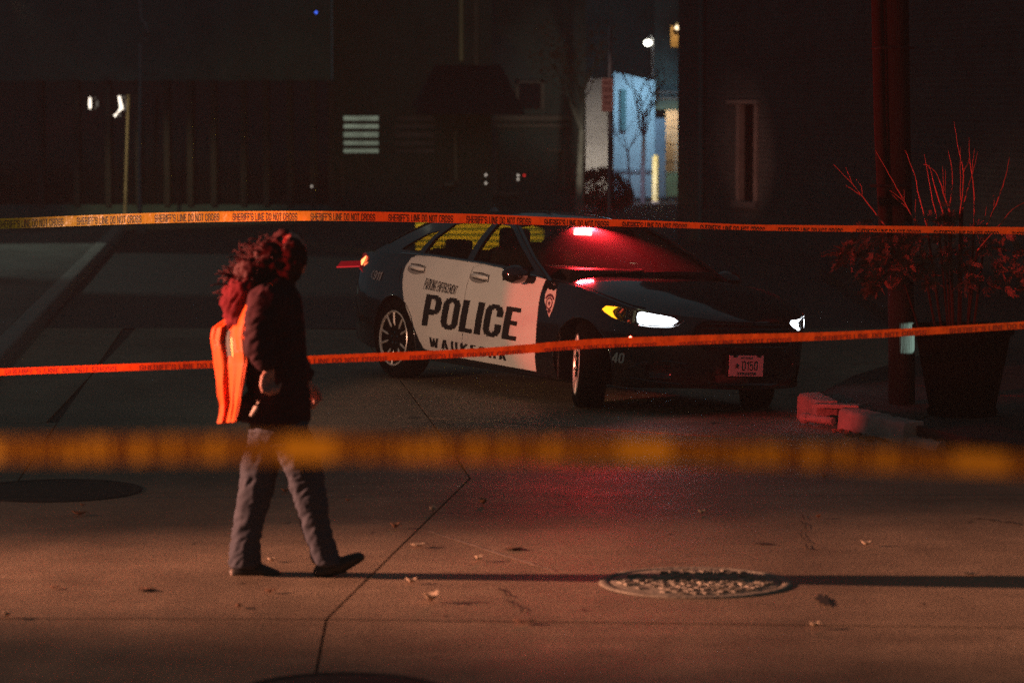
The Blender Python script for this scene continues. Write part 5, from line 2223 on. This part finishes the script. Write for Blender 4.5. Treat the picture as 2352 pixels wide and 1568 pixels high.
lamp("pale_wall_wash", 'SPOT', (X(1352, Y), Y - 2.2, Z(440, Y)), (X(1372, Y), Y, Z(340, Y)), (1.0, .90, .76), 170, 80, 1.0, .08)
wb = E("warm_brick_building", "warm lit stone corner with dark ledges right of the blue wall", "building", (X(1545, Y), Y, 0))
M_STONE = mat("warm_stone", (.55, .42, .30), .8, var=.3, scale=3, bump=.4)
zz = [452, 420, 396, 372, 350, 332, 313, 295, 276, 253]
for i in range(len(zz) - 1):
    wall_box("stone_course", M_STONE, wb, X(1528, Y), X(1575, Y), Y - .02 * (i % 2), Z(zz[i], Y) + .012, Z(zz[i + 1], Y), .4)
wall_box("wall", M_DARKW, wb, X(1504, Y), X(1600, Y), Y + .3, Z(252, Y), 8.5)
for py in (212, 226):
    bm = B()
    box(bm, Vector(((X(1505, Y) + X(1562, Y)) / 2, Y + .2, Z(py, Y))) - wb.location, (X(1562, Y) - X(1505, Y), .12, .06))
    O("ledge", bm, M_TRIM, wb)
lamp("warm_corner_wash", 'SPOT', (X(1536, Y), Y - .9, Z(238, Y)), (X(1546, Y), Y, Z(300, Y)), (1.0, .78, .48), 60, 95, 1.0, .05)
p = at(1545, 436, 74.5)
ub = E("utility_box", "olive utility box on the ground below the warm stone corner", "utility box", (p.x, 74.5, 0))
bm = B()
box(bm, (0, 0, .28), (.38, .3, .56 - .0), bev=.02)
O("cabinet", bm, mat("olive_paint", (.30, .30, .14), .6, var=.2, scale=4, ), ub)
bm = B()
box(bm, (0, 0, .58), (.42, .34, .04), bev=.01)
O("cabinet_lid", bm, mat("olive_paint"if False else "olive_lid", (.36, .36, .2), .6), ub)
lamp("box_wash", 'SPOT', (p.x, 71.5, 2.2), (p.x, 74.4, .3), (.95, .95, .6), 25, 24, .8, .05)

# yellow bollard
g = gp(1505, 466)
bo = E("bollard", "yellow safety bollard standing in front of the blue lit wall", "bollard", (g.x, g.y, 0))
bm = B()
lathe(bm, [(.075, -.05), (.075, 1.03), (.06, 1.08), (.03, 1.105), (.004, 1.11)], 16)
O("post_sleeve", bm, mat("bollard_yellow", (.78, .62, .22), .5, var=.1, scale=4), bo, smooth=50)
bm = B()
lathe(bm, [(.11, 0), (.11, .03), (.08, .04)], 16)
O("base_collar", bm, M_KERB, bo)
lamp("bollard_wash", 'SPOT', (g.x - .25, g.y - .9, 2.5), (g.x, g.y, .62), (1.0, .92, .72), 130, 34, .6, .05)

# dark building added to block the sky glow in the gap
fb = E("sky_block", "dark building added behind the blue lit wall and the street lamps to block the sky glow", "building", (X(1455, 88), 88, 0))
wall_box("wall", M_DARKW, fb, X(1180, 88), X(1700, 88), 88, -.1, 14.0)
wall_box("parapet", M_MULL, fb, X(1180, 88), X(1700, 88), 87.9, 14.0, 14.25, .5)

# trees and shrub in the gap


def bare_tree(name, px, Yw, label, htop, trunk_r, m_bark, seed, leaves=None, lean=0.0):
    p = Vector((X(px, Yw), Yw, 0))
    t = E(name, label, "tree", p)
    rr = random.Random(seed)
    bm = B()

    def grow(b, d, L, r_, depth):
        pts, rad = [b], [r_]
        cur = d.normalized()
        for i in range(4):
            cur = (cur + Vector((rr.gauss(0, .10), rr.gauss(0, .10), .05))).normalized()
            b = b + cur * L / 4
            pts.append(b)
            rad.append(r_ * (1 - .12 * (i + 1)))
        tube(bm, pts, rad, 6)
        ends.append(b)
        if depth > 0:
            for k in range(3 if depth > 1 else 2):
                nd = (cur + Vector((rr.gauss(0, .55), rr.gauss(0, .55), rr.uniform(.0, .3)))).normalized()
                grow(pts[rr.choice((2, 3, 4))], nd, L * rr.uniform(.55, .8), r_ * .5, depth - 1)

    ends = []
    pts = [Vector((0, 0, -.05)), Vector((lean * .3, 0, htop * .25)), Vector((lean, 0, htop * .45))]
    tube(bm, pts, [trunk_r, trunk_r * .85, trunk_r * .75], 8)
    O("trunk", bm, m_bark, t, smooth=60)
    bm = B()
    for k in range(4):
        grow(pts[-1], Vector((rr.gauss(0, .5), rr.gauss(0, .4), 1)), htop * .3, trunk_r * .5, 2)
    O("limbs", bm, m_bark, t, smooth=60)
    if leaves:
        bm = B()
        for e in ends:
            for k in range(9):
                c = e + Vector((rr.gauss(0, .12), rr.gauss(0, .12), rr.gauss(0, .12)))
                a = Vector((rr.gauss(0, 1), rr.gauss(0, 1), rr.gauss(0, 1))).normalized()
                b_ = a.orthogonal().normalized()
                s = rr.uniform(.03, .07)
                bm.faces.new([bm.verts.new(c + a * s), bm.verts.new(c + b_ * s * .5), bm.verts.new(c - a * s), bm.verts.new(c - b_ * s * .5)])
        O("crown", bm, leaves, t)
    return t


M_BARKP = mat("pale_bark", (.42, .40, .34), .8, var=.35, scale=5, bump=.4)
M_BARKD = mat("dark_bark", (.035, .032, .035), .9, var=.3, scale=5)
M_RUST = mat("rust_leaves", (.32, .12, .04), .7, var=.4, scale=6)
bare_tree("street_tree", 1330, 62.0, "street tree with a pale lit trunk and rusty leaves left of the no parking sign", 3.9, .085, M_BARKP, 4, M_RUST, .05)
lamp("tree_wash", 'SPOT', (X(1352, 62), 58.5, .25), (X(1332, 62), 62, 1.3), (1.0, .93, .75), 110, 30, 1.0, .06)
bare_tree("young_tree", 1476, 69.5, "young bare tree silhouetted against the blue lit wall", 3.3, .06, M_BARKD, 9, None, .02)
bare_tree("sapling", 1446, 70.5, "slim bare sapling left of the young tree before the blue wall", 2.6, .03, M_BARKD, 17, None, -.05)
sp = Vector((X(1385, 64), 64.0, 0))
sh_ = E("shrub", "dark rounded shrub at the foot of the blue wall below the no parking sign", "shrub", sp)
bm = B()
rr = random.Random(8)
for i in range(2600):
    d = Vector((rr.gauss(0, 1), rr.gauss(0, 1), rr.gauss(0, 1))).normalized()
    r_ = rr.uniform(.7, 1.02)
    c = Vector((d.x * .68 * r_, d.y * .5 * r_, .42 + d.z * .42 * r_ + .10 * (1 - abs(d.x)) - .08 * d.x))
    if c.z < 0.02:
        continue
    c += Vector((1, 1, 1)) * noise.noise(c * 4) * .05
    a = (d + Vector((rr.gauss(0, .6), rr.gauss(0, .6), rr.gauss(0, .6)))).normalized()
    b_ = a.orthogonal().normalized()
    s = rr.uniform(.03, .06)
    bm.faces.new([bm.verts.new(c + a * s), bm.verts.new(c + b_ * s * .5), bm.verts.new(c - a * s), bm.verts.new(c - b_ * s * .5)])
O("foliage", bm, mat("shrub_leaf", (.04, .03, .025), .7, var=.4, scale=6), sh_)
bm = B()
for k in range(6):
    a = k * 1.05
    tube(bm, [(.05 * math.cos(a), .05 * math.sin(a), -.03), (.3 * math.cos(a), .25 * math.sin(a), .5)], [.018, .008], 5)
O("stems", bm, M_BARKD, sh_)

# no parking sign
Y = 42.0
sp = Vector((X(1400, Y), Y, 0))
sg = E("parking_sign", "no parking sign on a slim steel post above the police car's lamp", "sign", sp)
bm = B()
tube(bm, [(0, 0, -.05), (0, 0, Z(60, Y))], .028, 8)
O("post", bm, M_STEEL, sg)
M_SIGN = mat("sign_face", (.42, .20, .17), .55, var=.12, scale=8)
zt, zb = Z(180, Y), Z(256, Y)
bm = B()
box(bm, ((X(1394, Y) - sp.x), -.035, (zt + zb) / 2), (.155, .006, zt - zb), bev=.002)
O("sign_panel", bm, M_SIGN, sg)
M_SINK = mat("sign_print", (.13, .025, .022), .6)
hgt = zt - zb
for s, f0, f1, w_ in (("NO", .80, .93, .055), ("PARKING", .57, .74, .066), ("ANY", .36, .50, .055), ("TIME", .19, .32, .058)):
    xc = X(1394, Y) - sp.x
    bm = text_bm(s, [(xc - w_, zb + hgt * f0), (xc + w_, zb + hgt * f0), (xc + w_, zb + hgt * f1), (xc - w_, zb + hgt * f1)], bold=.17)
    for v in bm.verts:
        v.co = Vector((v.co.x, -.0395, v.co.y))
    O("sign_lettering", bm, M_SINK, sg)
bm = poly2d([(xc - .06, zb + hgt * .09), (xc - .03, zb + hgt * .13), (xc - .03, zb + hgt * .10), (xc + .03, zb + hgt * .10), (xc + .03, zb + hgt * .13), (xc + .06, zb + hgt * .09), (xc + .03, zb + hgt * .05), (xc + .03, zb + hgt * .08), (xc - .03, zb + hgt * .08), (xc - .03, zb + hgt * .05)])
for v in bm.verts:
    v.co = Vector((v.co.x, -.0395, v.co.y))
O("sign_arrow", bm, M_SINK, sg)

lamp("sign_wash", 'SPOT', (X(1378, 39), 37.5, 3.2), (X(1394, Y), Y, (zt + zb) / 2), (1, .62, .52), 130, 16, .6, .05)

# street lamps above the gap
for px_, py_, Yw, r_, m_, lab, polepx in ((1488, 99, 80.0, 9, glow("street_lamp_glow", (1, .96, .80), 9), "bright street lamp head high over the blue wall", 1499), (1535, 62, 82.0, 5, glow("far_lamp_glow", (1, .80, .62), 1.6), "small dim street lamp left of the amber wall lamp", 1545)):
    p = at(px_, py_, Yw)
    t = E("street_lamp", lab, "street lamp", (p.x, Yw, 0), group="street lamps above the gap")
    bm = B()
    ball(bm, (0, 0, p.z), (r_ / F * Yw, r_ / F * Yw, r_ / F * Yw * .7), 2)
    O("lamp_globe", bm, m_, t, smooth=180)
    bm = B()
    xx = X(polepx, Yw) - p.x
    tube(bm, [(xx, .1, -.05), (xx, .1, p.z + .1), (xx * .5, .05, p.z + .2), (0, 0, p.z + r_ / F * Yw * .7 + .02)], [.05, .04, .035, .03], 8)
    O("lamp_pole", bm, M_STEEL, t, smooth=60)

# right: brick building whose wall runs towards the camera
A = Vector((X(1574, 51.0), 51.0, 0))
Bp = Vector((10.4, 29.0, 0))
d = (Bp - A)
LEN = d.length
ang = math.atan2(d.y, d.x)
rb = E("corner_brick_building", "dark brick building on the right behind the police car", "building", A, rot=(0, 0, ang))
BZ0 = -.1


def rbx(px):
    """distance along the wall seen at px"""
    dx = ray(px, 300)
    n = Vector((-d.y, d.x, 0))
    o = Vector((0, 0, 0))
    t = (A - o).dot(n) / dx.dot(n)
    q = dx * t
    return (Vector((q.x, q.y, 0)) - A).length, q.y


u0, yv0 = rbx(1694)
u1, yv1 = rbx(1742)
wz0, wz1 = Z(462, (yv0 + yv1) / 2), Z(240, (yv0 + yv1) / 2)


def rbox(name, m, a, b, z0, z1, y0=0.0, dep=.35, parent=None):
    bm = B()
    box(bm, ((a + b) / 2, y0 + dep / 2, (z0 + z1) / 2), (b - a, dep, z1 - z0))
    return O(name, bm, m, parent or rb)


rbox("wall", M_BRICK, 0, u0, BZ0, 13.6)
rbox("wall", M_BRICK, u1, LEN, BZ0, 13.6)
rbox("wall", M_BRICK, u0, u1, BZ0, wz0)
rbox("wall", M_BRICK, u0, u1, wz1, 13.6)
bm = B()
box(bm, (-.18, 4.0, 6.75), (.35, 8.0, 13.7))
O("end_wall", bm, M_BRICK, rb)
win = bpy.data.objects.new("window", None)
link(win, rb)
M_WTRIM = mat("window_casing", (.36, .25, .21), .7, var=.3, scale=3)
rbox("pane", M_WGLASS, u0, u1, wz0, wz1, .2, .03, win)
rbox("casing", M_WTRIM, u0, u0 + .13, wz0, wz1, -.03, .1, win)
rbox("casing", M_WTRIM, u1 - .13, u1, wz0, wz1, -.03, .1, win)
rbox("sash_rail", M_PLAST, u0 + .13, u1 - .13, (wz0 + wz1) / 2 - .03, (wz0 + wz1) / 2 + .03, .12, .05, win)
rbox("lintel", M_WTRIM, u0 - .35, u1 + .1, wz1 + .01, wz1 + .07, -.06, .1, win)
rbox("sill", mat("sill_stone", (.16, .13, .12), .8), u0 - .06, u1 + .06, wz0 - .1, wz0 - .005, -.08, .2, win)
u2, _ = rbx(1990)
u3, _ = rbx(1618)
bm = B()
tube(bm, [(u3, -.06, 0), (u3, -.06, 10)], .045, 8)
O("drainpipe", bm, M_DARKW, rb)
rbox("plinth", mat("plinth_stone", (.12, .10, .09), .85, var=.3, scale=3), 0, LEN, BZ0, .55, -.05, .05)
rbox("cornice", M_TRIM, -.35, LEN, 13.6, 13.9, -.2, .7)
q = A + d.normalized() * (u0 + u1) / 2
lamp("window_wash", 'SPOT', (q.x - 2.6, q.y - 3.0, .4), (q.x, q.y, (wz0 + wz1) / 2), (1.0, .45, .34), 85, 34, .8, .08)  # spot added only to brighten the window casing
# wall lamp at the corner with its warm pool
p = at(1556, 64, 52.5)
t = E("wall_lamp_or_glint", "amber lamp glowing on the brick corner at the top of the photo", "lamp", p)
bm = B()
ball(bm, (0, 0, 0), (.05, .05, .04), 2)
O("lamp_or_glint_glass", bm, glow("amber_lamp_glow", (1, .74, .45), 2.5), t)
bm = B()
box(bm, (.02, .03, .06), (.12, .12, .04))
O("lamp_hood", bm, M_PLAST, t)
wc = E("wall_panel", "small tan panel lit under the amber lamp on the brick corner", "panel", (X(1552, 52.6), 52.7, Z(84, 52.6)))
bm = B()
box(bm, (0, 0, 0), (.20, .03, .38), bev=.01)
tag(wc, "small tan panel lit under the amber lamp on the brick corner", "panel")
O("panel_board", bm, mat("tan_board", (.45, .30, .15), .8, var=.3, scale=5), wc)
lamp("amber_wash", 'SPOT', (p.x, p.y - .35, p.z + .1), (X(1551, 52.6), 52.7, Z(90, 52.6)), (1, .68, .28), 14, 80, 1.0, .03)
# grey bollard at the corner
g = gp(1605, 546)
gb = E("bollard", "short grey bollard at the brick corner just above the yellow tape", "bollard", (g.x, g.y, 0))
bm = B()
h_ = at(1605, 488, g.y).z
lathe(bm, [(.058, -.05), (.058, h_ - .05), (.04, h_ - .01), (.005, h_)], 14)
O("post_sleeve", bm, mat("bollard_grey", (.30, .28, .28), .6, var=.2, scale=4), gb, smooth=50)
bm = B()
lathe(bm, [(.09, 0), (.09, .03), (.062, .035)], 14)
O("base_collar", bm, M_KERB, gb)

# made-up ribbed wall and added spot stand in for the windows' yellow view
Y = 45.5
rw = E("made_up_ribbed_wall", "low ribbed wall lit yellow, seen through the police car's rear window", "wall", (X(1102, Y), Y, 0))
M_RIB = mat("ribbed_panel", (.60, .48, .18), .7, var=.15, scale=3)
for i in range(6):
    bm = B()
    zc_ = .10 + i * .09
    box(bm, (0, 0, zc_), (1.95, .05, .058), bev=.006)
    O("rib", bm, M_RIB, rw)
bm = B()
box(bm, (0, .08, .30), (1.95, .06, .60))
O("backing", bm, M_DARKW, rw)
lamp("yellow_wall_spot", 'SPOT', (X(1085, Y), Y - 2.2, .6), (X(1085, Y), Y, .25), (1.0, .70, .04), 130, 60, .4, .05)  # added spot that turns the made-up wall yellow
bm = B()
tc_ = Vector((X(1030, 44.6), 44.6, 0))
lt = E("made_up_truck", "small dark made-up hand truck before the yellow lit wall, seen through the car window", "hand truck", tc_)  # small made-up shape for the truck in that yellow view
box(bm, (-.05, 0, .16), (.10, .08, .12), bev=.01)
O("truck_body", bm, M_PLAST, lt)
bm = B()
box(bm, (.10, 0, .06), (.34, .10, .02))
O("truck_deck", bm, M_PLAST, lt)
bm = B()
for x_ in (-.06, .20):
    lathe(bm, [(.03, -.05), (.03, .05)], 12, 'Y', (x_, 0, .03))
O("truck_wheels", bm, M_RUBBER, lt)

# street light on the far left pavement
lamp("side_street_lamp", 'SPOT', (-11.5, 46.5, 6.5), (-6.8, 43.0, 0.0), (.62, .86, .74), 560, 52, .25, .12)
lamp("side_street_lamp_dim", 'SPOT', (-9, 40, 8), (-4.0, 33.0, 0.0), (.85, .86, .62), 60, 85, 1.0, .12)

# ------------------------------------------------------------------ night haze
bm = B()
box(bm, (0, 46, 6.5), (90, 112, 16.2))
hz = bpy.data.materials.new("haze_air")
hz.use_nodes = True
hz.node_tree.nodes.remove(hz.node_tree.nodes["Principled BSDF"])
pv = hz.node_tree.nodes.new('ShaderNodeVolumePrincipled')
pv.inputs['Color'].default_value = (.9, .9, .9, 1)
pv.inputs['Density'].default_value = 0.0012
pv.inputs['Anisotropy'].default_value = 0.0
hz.node_tree.links.new(pv.outputs[0], hz.node_tree.nodes["Material Output"].inputs['Volume'])
O("haze", bm, hz, None, kind="stuff")
